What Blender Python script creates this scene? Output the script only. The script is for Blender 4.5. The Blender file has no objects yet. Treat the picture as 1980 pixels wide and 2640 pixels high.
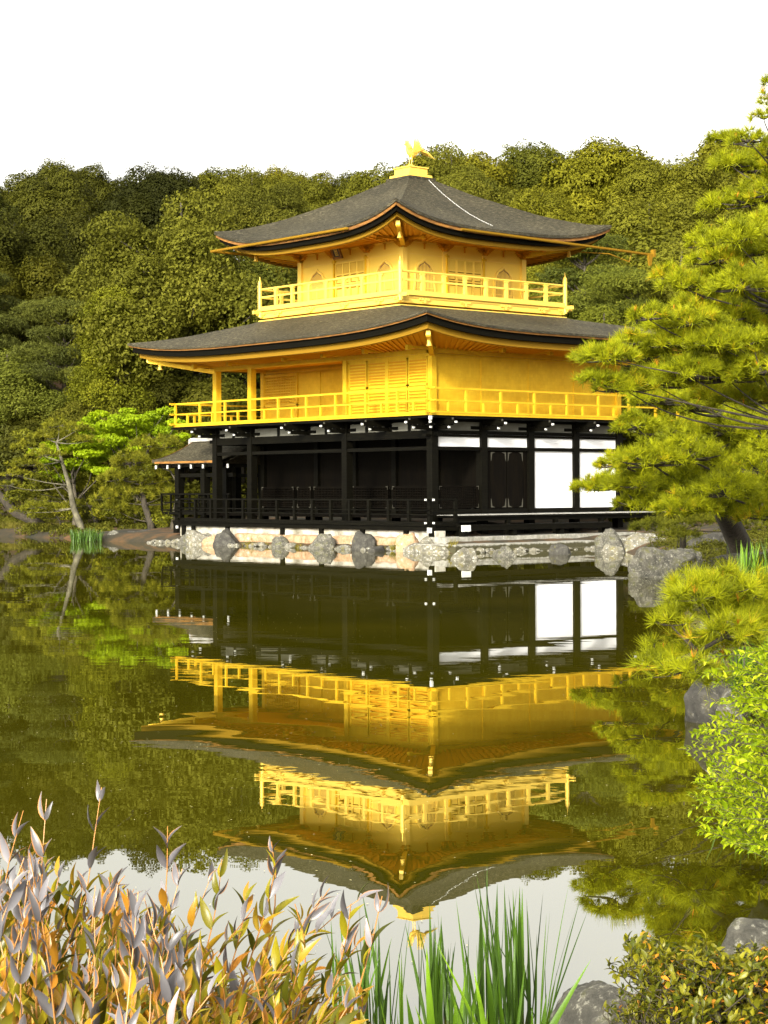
import bpy, math, random
import numpy as np
from mathutils import Vector, noise
R = math.radians
rng = np.random.default_rng(7)
random.seed(7)
COL = bpy.context.scene.collection
SC = bpy.context.scene

# ------------------------------------------------------------------ camera
AL = R(40.24); SA, CA = math.sin(AL), math.cos(AL)
CAM = np.array([44.01, -39.24, 1.93]); RT = np.array([SA, CA, 0.0]); FW = np.array([-CA, SA, 0.0])
FPX, YH, ROLL = 4850.0, 1259.0, 0.0045
cd = bpy.data.cameras.new("camera"); cam = bpy.data.objects.new("camera", cd); COL.objects.link(cam)
cd.sensor_fit = 'VERTICAL'; cd.sensor_height = 24.0; cd.lens = FPX / 2640 * 24
cd.shift_y = -(1320 - YH) / 2640; cd.clip_end = 2000; cd.clip_start = 0.1
cam.location = CAM
from mathutils import Matrix
up = Vector((0, 0, 1)); f = Vector(FW); r_ = Vector(RT)
m = Matrix((r_, up, -f)).transposed().to_4x4()
m = Matrix.Rotation(0, 4, 'X') @ m @ Matrix.Rotation(ROLL * -1, 4, 'Z')
cam.matrix_world = Matrix.Translation(CAM) @ m
SC.camera = cam

# ------------------------------------------------------------------ sky, sun, exposure
SUN_AZ = (0.55, -1.0); SUN_EL = R(23)
w = bpy.data.worlds.new("World"); SC.world = w; w.use_nodes = True
nt = w.node_tree; nt.nodes.clear()
sky = nt.nodes.new('ShaderNodeTexSky'); sky.sky_type = 'NISHITA'; sky.sun_disc = False
sky.sun_elevation = SUN_EL; sky.sun_rotation = math.atan2(SUN_AZ[0], SUN_AZ[1])
sky.dust_density = 4.0; sky.air_density = 1.0
hs = nt.nodes.new('ShaderNodeHueSaturation'); hs.inputs['Saturation'].default_value = 0.05
wb = nt.nodes.new('ShaderNodeMixRGB'); wb.blend_type = 'MULTIPLY'; wb.inputs[0].default_value = 1
wb.inputs[2].default_value = (1.0, 0.98, 0.90, 1)
bg = nt.nodes.new('ShaderNodeBackground'); bg.inputs[1].default_value = 0.15
wo = nt.nodes.new('ShaderNodeOutputWorld')
nt.links.new(sky.outputs[0], hs.inputs['Color']); nt.links.new(hs.outputs[0], wb.inputs[1])
nt.links.new(wb.outputs[0], bg.inputs[0]); nt.links.new(bg.outputs[0], wo.inputs[0])
sd = bpy.data.lights.new("sun", 'SUN'); sd.energy = 2.4; sd.angle = R(8); sd.color = (1.0, 0.94, 0.80)
sun = bpy.data.objects.new("sun", sd); COL.objects.link(sun)
h_ = math.hypot(*SUN_AZ)
sv = Vector((SUN_AZ[0] / h_ * math.cos(SUN_EL), SUN_AZ[1] / h_ * math.cos(SUN_EL), math.sin(SUN_EL)))
sun.rotation_euler = sv.to_track_quat('Z', 'Y').to_euler(); sun.location = (0, -30, 60)
SC.view_settings.view_transform = 'Standard'; SC.view_settings.look = 'None'
SC.view_settings.exposure = 1.42; SC.view_settings.gamma = 1.0
SC.render.engine = 'CYCLES'
SC.cycles.max_bounces = 8; SC.cycles.diffuse_bounces = 3; SC.cycles.glossy_bounces = 4
SC.cycles.transmission_bounces = 4; SC.cycles.transparent_max_bounces = 8
SC.cycles.use_denoising = True
try: SC.cycles.caustics_reflective = False
except Exception: pass

# ------------------------------------------------------------------ helpers
def px_ray(px, py):
    x, y = px - 990, py - YH
    x, y = x - ROLL * y, y + ROLL * x
    return RT * (x / FPX) + FW + np.array([0, 0, -y / FPX])
def at(px, py, d): return CAM + px_ray(px, py) * d
def cw(r, d, z=0.0): return np.array([CAM[0] + RT[0] * r + FW[0] * d, CAM[1] + RT[1] * r + FW[1] * d, z])
def ground_at(px, d, z=0.0): return cw((px - 990) / FPX * d, d, z)

def tag(o, label=None, cat=None, group=None, kind=None):
    if label: o['label'] = label
    if cat: o['category'] = cat
    if group: o['group'] = group
    if kind: o['kind'] = kind
    return o
def empty(name, loc, label, cat, group=None, rz=0):
    o = bpy.data.objects.new(name, None); COL.objects.link(o); o.location = loc
    o.rotation_euler.z = rz; o.empty_display_size = .2
    return tag(o, label, cat, group)

class MB:
    def __init__(s): s.v = []; s.f = []
    def add(s, vs, fs):
        b = len(s.v); s.v += [tuple(map(float, v)) for v in vs]; s.f += [tuple(b + i for i in q) for q in fs]; return s
    def box(s, x0, x1, y0, y1, z0, z1):
        x0, x1 = sorted((x0, x1)); y0, y1 = sorted((y0, y1)); z0, z1 = sorted((z0, z1))
        return s.add([(x0,y0,z0),(x1,y0,z0),(x1,y1,z0),(x0,y1,z0),(x0,y0,z1),(x1,y0,z1),(x1,y1,z1),(x0,y1,z1)],
            [(0,3,2,1),(4,5,6,7),(0,1,5,4),(1,2,6,5),(2,3,7,6),(3,0,4,7)])
    def tube(s, pts, rad, n=7, cap=True):
        pts = [Vector(p) for p in pts]
        if not hasattr(rad, '__len__'): rad = [rad] * len(pts)
        b = len(s.v); fr = None
        for i, p in enumerate(pts):
            t = (pts[min(i+1, len(pts)-1)] - pts[max(i-1, 0)])
            if t.length < 1e-9: t = Vector((0, 0, 1))
            t.normalize()
            a = t.cross(Vector((0, 0, 1)) if abs(t.z) < .95 else Vector((1, 0, 0))) if fr is None else (fr - t * fr.dot(t))
            if a.length < 1e-6: a = t.orthogonal()
            a.normalize(); fr = a; c = t.cross(a)
            for k in range(n):
                an = 2 * math.pi * k / n
                s.v.append(tuple(p + (a * math.cos(an) + c * math.sin(an)) * rad[i]))
        for i in range(len(pts) - 1):
            for k in range(n):
                k2 = (k + 1) % n
                s.f.append((b+i*n+k, b+i*n+k2, b+(i+1)*n+k2, b+(i+1)*n+k))
        if cap:
            s.f.append(tuple(b + k for k in range(n))[::-1]); s.f.append(tuple(b + (len(pts)-1)*n + k for k in range(n)))
        return s
    def lathe(s, c, prof, n=14):
        b = len(s.v)
        for (r, z) in prof:
            for k in range(n):
                a = 2*math.pi*k/n; s.v.append((c[0]+r*math.cos(a), c[1]+r*math.sin(a), c[2]+z))
        for i in range(len(prof)-1):
            for k in range(n):
                k2=(k+1)%n; s.f.append((b+i*n+k,b+i*n+k2,b+(i+1)*n+k2,b+(i+1)*n+k))
        s.f.append(tuple(b+k for k in range(n))[::-1]); s.f.append(tuple(b+(len(prof)-1)*n+k for k in range(n)))
        return s
    def build(s, name, mat, parent=None, smooth=False, bevel=0, recalc=False):
        me = bpy.data.meshes.new(name); me.from_pydata(s.v, [], s.f); me.materials.append(mat)
        if smooth: me.polygons.foreach_set('use_smooth', [True]*len(me.polygons))
        o = bpy.data.objects.new(name, me); COL.objects.link(o)
        if parent is not None: o.parent = parent
        if bevel:
            b = o.modifiers.new('bevel', 'BEVEL'); b.width = bevel; b.segments = 2; b.limit_method = 'ANGLE'
        me.update(); return o

def np_mesh(name, V, F, mat, parent=None, attr=None, smooth=False, uv=None):
    V = np.asarray(V, np.float32); F = np.asarray(F, np.int32); k = F.shape[1]
    me = bpy.data.meshes.new(name)
    me.vertices.add(len(V)); me.vertices.foreach_set('co', V.ravel())
    me.loops.add(F.size); me.loops.foreach_set('vertex_index', F.ravel())
    me.polygons.add(len(F)); me.polygons.foreach_set('loop_start', np.arange(0, F.size, k, dtype=np.int32))
    try: me.polygons.foreach_set('loop_total', np.full(len(F), k, np.int32))
    except Exception: pass
    if smooth: me.polygons.foreach_set('use_smooth', np.ones(len(F), bool))
    if attr is not None:
        for an, av in attr.items():
            a = me.attributes.new(an, 'FLOAT', 'POINT'); a.data.foreach_set('value', np.asarray(av, np.float32))
    me.materials.append(mat); me.update(calc_edges=True); me.validate()
    o = bpy.data.objects.new(name, me); COL.objects.link(o)
    if parent is not None: o.parent = parent
    return o

def copy_tree(o, parent=None):
    c = o.copy(); COL.objects.link(c); c.parent = parent
    for ch in o.children: copy_tree(ch, c)
    return c

# ------------------------------------------------------------------ materials
def mat(name, base=(.5,.5,.5), rough=.6, metal=0, spec=.5, coat=0, build=None):
    m = bpy.data.materials.new(name); m.use_nodes = True; t = m.node_tree; p = t.nodes['Principled BSDF']
    p.inputs['Base Color'].default_value = (*base, 1); p.inputs['Roughness'].default_value = rough
    p.inputs['Metallic'].default_value = metal; p.inputs['Specular IOR Level'].default_value = spec
    if coat: p.inputs['Coat Weight'].default_value = coat
    if build: build(t, p)
    return m
def N(t, typ, **kw):
    n = t.nodes.new(typ)
    for k, v in kw.items():
        if k in n.inputs.keys(): n.inputs[k].default_value = v
        else: setattr(n, k, v)
    return n
def ramp(t, fac, stops):
    r = t.nodes.new('ShaderNodeValToRGB'); e = r.color_ramp.elements
    while len(e) < len(stops): e.new(.5)
    for i, (p, c) in enumerate(stops): e[i].position = p; e[i].color = (*c, 1)
    t.links.new(fac, r.inputs[0]); return r
def coords(t, scale=(1,1,1), obj=True):
    tc = t.nodes.new('ShaderNodeTexCoord'); mp = t.nodes.new('ShaderNodeMapping'); mp.inputs['Scale'].default_value = scale
    t.links.new(tc.outputs['Object' if obj else 'Generated'], mp.inputs[0]); return mp.outputs[0]
def noise_col(stops, scale=3, det=6, sc=(1,1,1), bump=0, dist=.02, rough=.6):
    def b(t, p):
        co = coords(t, sc); n = N(t, 'ShaderNodeTexNoise', Scale=scale, Detail=det, Roughness=rough); t.links.new(co, n.inputs['Vector'])
        r = ramp(t, n.outputs['Fac'], stops); t.links.new(r.outputs[0], p.inputs['Base Color'])
        if bump:
            bm = N(t, 'ShaderNodeBump', Strength=bump, Distance=dist); t.links.new(n.outputs['Fac'], bm.inputs['Height']); t.links.new(bm.outputs[0], p.inputs['Normal'])
    return b

def gold_b(t, p):
    co = coords(t); n = N(t, 'ShaderNodeTexNoise', Scale=2.2, Detail=5); t.links.new(co, n.inputs['Vector'])
    r = ramp(t, n.outputs['Fac'], [(.3, (.70,.415,.014)), (.7, (.80,.51,.026))])
    # faint leaf squares
    br = N(t, 'ShaderNodeTexNoise', Scale=14, Detail=3); t.links.new(co, br.inputs['Vector'])
    mx = t.nodes.new('ShaderNodeMixRGB'); mx.blend_type = 'MULTIPLY'; mx.inputs[0].default_value = .12
    t.links.new(r.outputs[0], mx.inputs[1]); t.links.new(br.outputs['Fac'], mx.inputs[2]); t.links.new(mx.outputs[0], p.inputs['Base Color'])
    bk = t.nodes.new('ShaderNodeTexBrick'); bk.inputs['Scale'].default_value = 4.5; bk.inputs['Color1'].default_value = (1,1,1,1); bk.inputs['Color2'].default_value = (.90,.88,.84,1); bk.inputs['Mortar'].default_value = (.80,.76,.70,1)
    bk.inputs['Mortar Size'].default_value = .008; bk.inputs['Brick Width'].default_value = .5; bk.inputs['Row Height'].default_value = .5; bk.offset = 0
    sx = t.nodes.new('ShaderNodeSeparateXYZ'); t.links.new(coords(t), sx.inputs[0]); ax_ = t.nodes.new('ShaderNodeMath'); t.links.new(sx.outputs[0], ax_.inputs[0]); t.links.new(sx.outputs[1], ax_.inputs[1])
    cx_ = t.nodes.new('ShaderNodeCombineXYZ'); t.links.new(ax_.outputs[0], cx_.inputs[0]); t.links.new(sx.outputs[2], cx_.inputs[1]); t.links.new(cx_.outputs[0], bk.inputs['Vector'])
    m3 = t.nodes.new('ShaderNodeMixRGB'); m3.blend_type = 'MULTIPLY'; m3.inputs[0].default_value = .7; t.links.new(mx.outputs[0], m3.inputs[1]); t.links.new(bk.outputs['Color'], m3.inputs[2]); t.links.new(m3.outputs[0], p.inputs['Base Color'])
    rr = ramp(t, br.outputs['Fac'], [(.3, (.42,)*3), (.7, (.56,)*3)]); t.links.new(rr.outputs[0], p.inputs['Roughness'])
GOLD = mat('gold_leaf', metal=.30, spec=.25, build=gold_b)
GOLD_L = mat('gold_light', (.84,.57,.095), .45, .25, .3)
GOLD_D = mat('gold_shaded', (.60,.27,.008), .55, .3, .2)  # same gold, with the orange-brown shade under the eaves put into its colour
GOLD_F = mat('gold_shaded_fascia', (.26,.14,.008), .6, .3, .2)  # gold darkened to paint in the under-lit look of the fascia
GOLD_P = mat('gold_lit', (.84,.575,.085), .5, .25, .25)  # gold made paler to carry the strong light on the top storey
COPPER = mat('eave_edge', rough=.7, build=noise_col([(.3,(.09,.035,.006)),(.7,(.32,.14,.02))], 3, 5, (1,1,4)))
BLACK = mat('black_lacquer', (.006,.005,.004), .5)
EDGEB = mat('dark_edge', (.004,.0035,.002), .8, 0, .05)
def shing_b(t, p):
    co = coords(t, (1,1,9)); n = N(t,'ShaderNodeTexNoise', Scale=6.5, Detail=9, Roughness=.8); t.links.new(co, n.inputs['Vector'])
    n2 = N(t,'ShaderNodeTexNoise', Scale=.5, Detail=4); t.links.new(coords(t), n2.inputs['Vector'])
    r = ramp(t, n.outputs['Fac'], [(.36,(.010,.0085,.004)),(.47,(.032,.028,.017)),(.55,(.075,.067,.044)),(.64,(.24,.22,.16))])
    r2 = ramp(t, n2.outputs['Fac'], [(.35,(.7,.68,.6)),(.65,(1.2,1.15,1.0))])
    mx = t.nodes.new('ShaderNodeMixRGB'); mx.blend_type='MULTIPLY'; mx.inputs[0].default_value=1
    t.links.new(r.outputs[0], mx.inputs[1]); t.links.new(r2.outputs[0], mx.inputs[2]); t.links.new(mx.outputs[0], p.inputs['Base Color'])
    b = N(t,'ShaderNodeBump', Strength=1, Distance=.06); t.links.new(n.outputs['Fac'], b.inputs['Height']); t.links.new(b.outputs[0], p.inputs['Normal'])
SHINGLE = mat('bark_shingle', rough=.7, spec=.22, build=shing_b)
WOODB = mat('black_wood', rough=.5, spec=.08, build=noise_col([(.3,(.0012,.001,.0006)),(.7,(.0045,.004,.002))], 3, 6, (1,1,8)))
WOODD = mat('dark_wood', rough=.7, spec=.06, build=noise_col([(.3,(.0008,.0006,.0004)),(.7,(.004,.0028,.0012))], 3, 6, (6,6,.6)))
def plas_b(t, p):
    n = N(t,'ShaderNodeTexNoise', Scale=.9, Detail=4); t.links.new(coords(t), n.inputs['Vector'])
    r = ramp(t, n.outputs['Fac'], [(.3,(.72,.72,.74)),(.7,(.84,.84,.85))]); t.links.new(r.outputs[0], p.inputs['Base Color'])
PLASTER = mat('white_plaster', rough=.85, build=plas_b)
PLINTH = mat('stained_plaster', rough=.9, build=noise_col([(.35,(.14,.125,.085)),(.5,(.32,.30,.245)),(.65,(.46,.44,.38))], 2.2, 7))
PLGREY = mat('shaded_plaster', rough=.9, build=noise_col([(.3,(.11,.105,.08)),(.7,(.17,.165,.135))], 1.5, 4))  # white plaster with the shade of the overhang put into its colour
WHITE = mat('white_paint', (.62,.62,.59), .6)
PAPER = mat('window_paper', (.26,.14,.045), .8)
METAL = mat('dull_metal', (.045,.042,.03), .5)
GREYWOOD = mat('weathered_boards', rough=.7, build=noise_col([(.3,(.20,.19,.17)),(.7,(.42,.41,.38))], 4, 5, (1,6,1)))
def stone(name, stops, lichen=None, moss=None, scale=5.5, shade_z=None):
    def b(t, p):
        tc = t.nodes.new('ShaderNodeTexCoord'); n = N(t,'ShaderNodeTexNoise', Scale=scale, Detail=9, Roughness=.7); t.links.new(tc.outputs['Object'], n.inputs['Vector'])
        r = ramp(t, n.outputs['Fac'], stops); out = r.outputs[0]
        for (colr, sc, lo, hi) in [x for x in (lichen, moss) if x]:
            n2 = N(t,'ShaderNodeTexNoise', Scale=sc, Detail=7, Roughness=.75); t.links.new(tc.outputs['Object'], n2.inputs['Vector'])
            r2 = ramp(t, n2.outputs['Fac'], [(lo,(0,0,0)),(hi,(1,1,1))]); mx = t.nodes.new('ShaderNodeMixRGB')
            t.links.new(r2.outputs[0], mx.inputs[0]); t.links.new(out, mx.inputs[1]); mx.inputs[2].default_value = (*colr,1); out = mx.outputs[0]
        if shade_z is not None:  # painted shade: darkens the stone below a given height
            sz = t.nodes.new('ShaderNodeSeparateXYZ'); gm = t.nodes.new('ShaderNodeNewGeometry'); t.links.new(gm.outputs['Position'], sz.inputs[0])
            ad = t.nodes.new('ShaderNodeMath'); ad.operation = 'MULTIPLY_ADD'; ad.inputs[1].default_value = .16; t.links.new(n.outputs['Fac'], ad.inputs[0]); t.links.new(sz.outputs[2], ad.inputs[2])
            wr = ramp(t, ad.outputs[0], [(shade_z,(1,1,1)),(shade_z+.04,(0,0,0))]); mw = t.nodes.new('ShaderNodeMixRGB'); t.links.new(wr.outputs[0], mw.inputs[0]); t.links.new(out, mw.inputs[1]); mw.inputs[2].default_value = (.045,.04,.015,1); out = mw.outputs[0]
        t.links.new(out, p.inputs['Base Color'])
        b_ = N(t,'ShaderNodeBump', Strength=.9, Distance=.06); t.links.new(n.outputs['Fac'], b_.inputs['Height']); t.links.new(b_.outputs[0], p.inputs['Normal'])
    return mat(name, rough=.85, build=b)
ROCK = stone('grey_rock', [(.3,(.018,.017,.013)),(.5,(.075,.070,.055)),(.7,(.17,.16,.13))], ((.26,.25,.20), 22, .55, .64), ((.07,.07,.015), 5, .52, .64))
ROCKL = stone('pale_rock', [(.3,(.06,.057,.045)),(.5,(.13,.12,.09)),(.7,(.25,.23,.18))], ((.42,.41,.37), 12, .54, .62), ((.13,.11,.02), 5, .54, .66))
ROCKD = stone('dark_rock', [(.3,(.010,.0095,.007)),(.5,(.035,.032,.026)),(.7,(.085,.08,.065))], ((.18,.17,.14), 15, .60, .7), ((.09,.08,.015), 3.5, .58, .7))
ROCKO = stone('orange_stone', [(.3,(.17,.10,.05)),(.5,(.34,.21,.115)),(.7,(.42,.32,.22))], ((.5,.46,.38), 4, .58, .68), ((.14,.11,.02), 3, .54, .66))
SLAB = stone('slab_stone', [(.3,(.14,.135,.11)),(.5,(.26,.25,.215)),(.7,(.38,.37,.32))], None, ((.12,.11,.05), 2, .6, .7), shade_z=.27)  # low dark band paints shade onto the front faces of the slabs

def foliage(name, c0, c1, c2=None, trans=.3, rough=.55, spec=.3, mid=.75):
    m = bpy.data.materials.new(name); m.use_nodes = True; t = m.node_tree; p = t.nodes['Principled BSDF']
    at_ = t.nodes.new('ShaderNodeAttribute'); at_.attribute_name = 'v'
    st = [(0, c0), (mid, c1)] + ([(1.0, c2)] if c2 else [])
    r = ramp(t, at_.outputs['Fac'], st)
    oi = t.nodes.new('ShaderNodeObjectInfo'); mx = t.nodes.new('ShaderNodeMixRGB'); mx.blend_type = 'MULTIPLY'; mx.inputs[0].default_value = 1
    t.links.new(r.outputs[0], mx.inputs[1]); t.links.new(oi.outputs['Color'], mx.inputs[2])
    t.links.new(mx.outputs[0], p.inputs['Base Color']); p.inputs['Roughness'].default_value = rough; p.inputs['Specular IOR Level'].default_value = spec
    tr = t.nodes.new('ShaderNodeBsdfTranslucent'); t.links.new(mx.outputs[0], tr.inputs[0])
    ms = t.nodes.new('ShaderNodeMixShader'); ms.inputs[0].default_value = trans
    o = t.nodes['Material Output']; t.links.new(p.outputs[0], ms.inputs[1]); t.links.new(tr.outputs[0], ms.inputs[2]); t.links.new(ms.outputs[0], o.inputs[0])
    return m
F_BROAD = foliage('broadleaf', (.040,.043,.005), (.115,.113,.011), (.18,.165,.018), .3, .7, .1)
F_PINE = foliage('pine_needles', (.040,.045,.003), (.125,.130,.007), (.22,.19,.01), .25, .7, .12)
F_WISP = foliage('light_foliage', (.055,.058,.006), (.135,.133,.014), (.20,.185,.025), .3, .7, .1)
F_LPINE = foliage('soft_pine_needles', (.06,.068,.006), (.24,.235,.016), (.36,.30,.03), .3, .7, .12)
F_MAPLE = foliage('maple_leaves', (.15,.22,.004), (.32,.42,.007), (.50,.52,.015), .45, .6, .15)
F_PNEAR = foliage('near_pine_needles', (.085,.105,.004), (.40,.42,.008), (.66,.24,.02), .35, .6, .15)
F_PDARK = foliage('dark_pine_needles', (.030,.034,.007), (.095,.098,.014), (.19,.17,.025), .25, .7, .12)
F_SHRUB = foliage('fresh_leaves', (.17,.25,.004), (.38,.48,.010), (.62,.64,.03), .4, .5, .2)
F_AZAL = foliage('azalea_leaves', (.035,.050,.003), (.25,.23,.012), (.62,.24,.02), .25, .4, .35)
F_IRIS = foliage('iris_leaves', (.022,.050,.005), (.085,.175,.010), (.24,.42,.018), .3, .4, .4)
F_GRASS = foliage('bank_grass', (.10,.09,.01), (.24,.20,.02), (.36,.28,.03), .3)
def silver_b(name):
    m = foliage(name, (.075,.070,.072), (.145,.138,.148), (.27,.26,.28), .15, .36, .5)  # grey base colour carries the pale sheen of the leaves
    t = m.node_tree
    mx = [n for n in t.nodes if n.type == 'MIX_RGB'][0]
    e = t.nodes.new('ShaderNodeAttribute'); e.attribute_name = 'edge'
    m2 = t.nodes.new('ShaderNodeMixRGB'); m2.inputs[2].default_value = (.50,.20,.03,1)
    er = ramp(t, e.outputs['Fac'], [(.42,(0,0,0)),(.68,(.9,.9,.9))]); t.links.new(er.outputs[0], m2.inputs[0]); t.links.new(mx.outputs[0], m2.inputs[1])
    p = t.nodes['Principled BSDF']; t.links.new(m2.outputs[0], p.inputs['Base Color'])
    for n in t.nodes:
        if n.type == 'BSDF_TRANSLUCENT': t.links.new(m2.outputs[0], n.inputs[0])
    return m
F_SILVER = silver_b('young_leaves')
F_YELLOW = foliage('yellow_green_leaves', (.045,.055,.004), (.36,.30,.012), (.52,.21,.025), .35, .35, .5, mid=.55)
STEM = mat('reddish_stem', (.38,.17,.04), .55)
BARK = mat('bark', rough=.9, build=noise_col([(.3,(.012,.009,.005)),(.7,(.055,.043,.026))], 4, 7, (3,3,.7), .8, .03))
BARKG = mat('grey_bark', rough=.9, build=noise_col([(.3,(.03,.024,.014)),(.7,(.11,.092,.06))], 4, 7, (3,3,.7), .8, .03))
BARKP = mat('lichen_bark', rough=.9, build=noise_col([(.3,(.035,.03,.018)),(.7,(.16,.145,.09))], 4, 6))
EARTH = mat('earth', rough=.95, build=noise_col([(.35,(.014,.013,.005)),(.5,(.036,.024,.008)),(.66,(.11,.050,.012))], .9, 9, (1,1,1), .4, .05))

# ------------------------------------------------------------------ ground and water
def W2(x, y):
    v = np.array([x - CAM[0], y - CAM[1]]); return (v @ RT[:2], v @ FW[:2])
POND = [(-70,5.6),(-1.0,5.4),(.5,5.7),(.9,6.2),(1.7,6.6),(2.4,8.5),(2.75,11),(2.62,14.2),(3.1,19),(4.0,25),(5.2,33),(6.2,41),(6.5,45),(7.1,52),(7.2,58.6),
        W2(2.9,4.5),W2(2.9,-1.9),W2(1.3,-1.75),W2(-6,-1.65),W2(-13.2,-1.6),W2(-15.5,-1.8),(-10.9,70.5),(-12.0,74),(-15.5,78),(-19,80.5),(-30,84),(-70,92)]
def pond_sd(P):
    P = np.asarray(P, float); Q = np.array(POND); n = len(Q); d = np.full(len(P), 1e9); ins = np.zeros(len(P), bool)
    for i in range(n):
        a, b = Q[i], Q[(i+1) % n]; ab = b - a; t = np.clip(((P - a) @ ab) / (ab @ ab), 0, 1)
        d = np.minimum(d, np.linalg.norm(P - a - t[:, None]*ab, axis=1))
        c = ((a[1] > P[:, 1]) != (b[1] > P[:, 1])); x = (b[0]-a[0])*(P[:, 1]-a[1])/(b[1]-a[1]+1e-12) + a[0]
        ins ^= c & (P[:, 0] < x)
    return np.where(ins, -d, d)
def terrain_z(r, d):
    r = np.atleast_1d(np.asarray(r, float)); d = np.atleast_1d(np.asarray(d, float)); s = pond_sd(np.stack([r, d], 1))
    land = .30 * np.clip(s / .7, 0, 1) + .35 * np.clip((s - .7) / 6, 0, 1)
    far = np.clip(d - 90 - 4*np.sin(r*.08), 0, 62) * .285; far = np.where(far > 0, far**1.0, 0)
    near = np.where(d < 6, .25*np.clip((5.5-d)/2, 0, 1), 0)
    z = np.where(s < 0, -.9 * np.clip(-s / 1.6, 0, 1), land) + far + near
    z = z + np.where(s > 1, .05*np.sin(r*2.3 + d*.9)*np.sin(d*1.9 - r*1.1), 0)
    return z
rs = np.concatenate([np.linspace(-400,-60,12)[:-1], np.linspace(-60,-24,25)[:-1], np.linspace(-24,14,153)[:-1], np.linspace(14,60,30)[:-1], np.linspace(60,400,12)])
ds = np.concatenate([np.linspace(-120,0,8)[:-1], np.linspace(0,20,61)[:-1], np.linspace(20,48,57)[:-1], np.linspace(48,90,127)[:-1], np.linspace(90,170,41)[:-1], np.linspace(170,900,14)])
RR, DD = np.meshgrid(rs, ds); ZZ = terrain_z(RR.ravel(), DD.ravel())
GV = np.stack([CAM[0]+RT[0]*RR.ravel()+FW[0]*DD.ravel(), CAM[1]+RT[1]*RR.ravel()+FW[1]*DD.ravel(), ZZ], 1)
nr, nd = len(rs), len(ds); ii, jj = np.meshgrid(np.arange(nr-1), np.arange(nd-1)); a_ = (jj*nr+ii).ravel()
GF = np.stack([a_, a_+1, a_+nr+1, a_+nr], 1)
tag(np_mesh('ground', GV, GF, EARTH, smooth=True), kind='structure')
def water_b(t, p):
    tc = t.nodes.new('ShaderNodeTexCoord'); mp = t.nodes.new('ShaderNodeMapping'); mp.inputs['Rotation'].default_value = (0,0,-(math.pi/2-AL)); mp.vector_type='POINT'
    t.links.new(tc.outputs['Object'], mp.inputs[0])
    def wave(sx, sy, scale, det):
        m2 = t.nodes.new('ShaderNodeMapping'); m2.inputs['Scale'].default_value = (sx, sy, 1); t.links.new(mp.outputs[0], m2.inputs[0])
        n = N(t,'ShaderNodeTexNoise', Scale=scale, Detail=det, Roughness=.5); t.links.new(m2.outputs[0], n.inputs['Vector']); return n.outputs['Fac']
    a = wave(.6, 1.6, .55, 2); b = wave(1, 2.4, 3.0, 2)
    msk = wave(.12, .35, .5, 2); mr = ramp(t, msk, [(.42,(.05,)*3),(.62,(1,)*3)])
    mu = t.nodes.new('ShaderNodeMath'); mu.operation='MULTIPLY'; t.links.new(b, mu.inputs[0]); t.links.new(mr.outputs[0], mu.inputs[1])
    s1 = t.nodes.new('ShaderNodeMath'); s1.operation='MULTIPLY'; s1.inputs[1].default_value=.12; t.links.new(mu.outputs[0], s1.inputs[0])
    ad = t.nodes.new('ShaderNodeMath'); ad.operation='ADD'; t.links.new(a, ad.inputs[0]); t.links.new(s1.outputs[0], ad.inputs[1])
    bm = N(t,'ShaderNodeBump', Strength=1.0, Distance=.0017); t.links.new(ad.outputs[0], bm.inputs['Height']); t.links.new(bm.outputs[0], p.inputs['Normal'])
    nn = N(t,'ShaderNodeTexNoise', Scale=.25, Detail=4); t.links.new(mp.outputs[0], nn.inputs['Vector'])
    r = ramp(t, nn.outputs['Fac'], [(.3,(.036,.034,.0012)),(.7,(.060,.052,.0025))]); t.links.new(r.outputs[0], p.inputs['Base Color'])
    p.inputs['IOR'].default_value = 3.5; p.inputs['Roughness'].default_value = .0; p.inputs['Specular IOR Level'].default_value = .5
WATER = mat('pond_water', build=water_b)
wm = MB(); wv = [cw(-400,-5), cw(60,-5), cw(60,140), cw(-400,140)]
wv = [cw(r, d, 0) for r, d in ((-75,4.5),(9.5,4.5),(9.5,86),(-75,96))]
wm.add(wv, [(0,1,2,3)]); tag(wm.build('pond_water', WATER), kind='structure')

# ------------------------------------------------------------------ the golden pavilion
CX, CY = -5.83, 4.24
WL, NL = -11.66, 8.48
PAV = empty('golden_pavilion', (CX, CY, .4), 'three storey gold and black wooden pavilion with two curved shingle roofs at the water edge', 'pavilion')
PAV.location = (0, 0, 0)
def part(m, name, mt, parent=PAV, **k): return m.build(name, mt, parent, **k)

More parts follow.
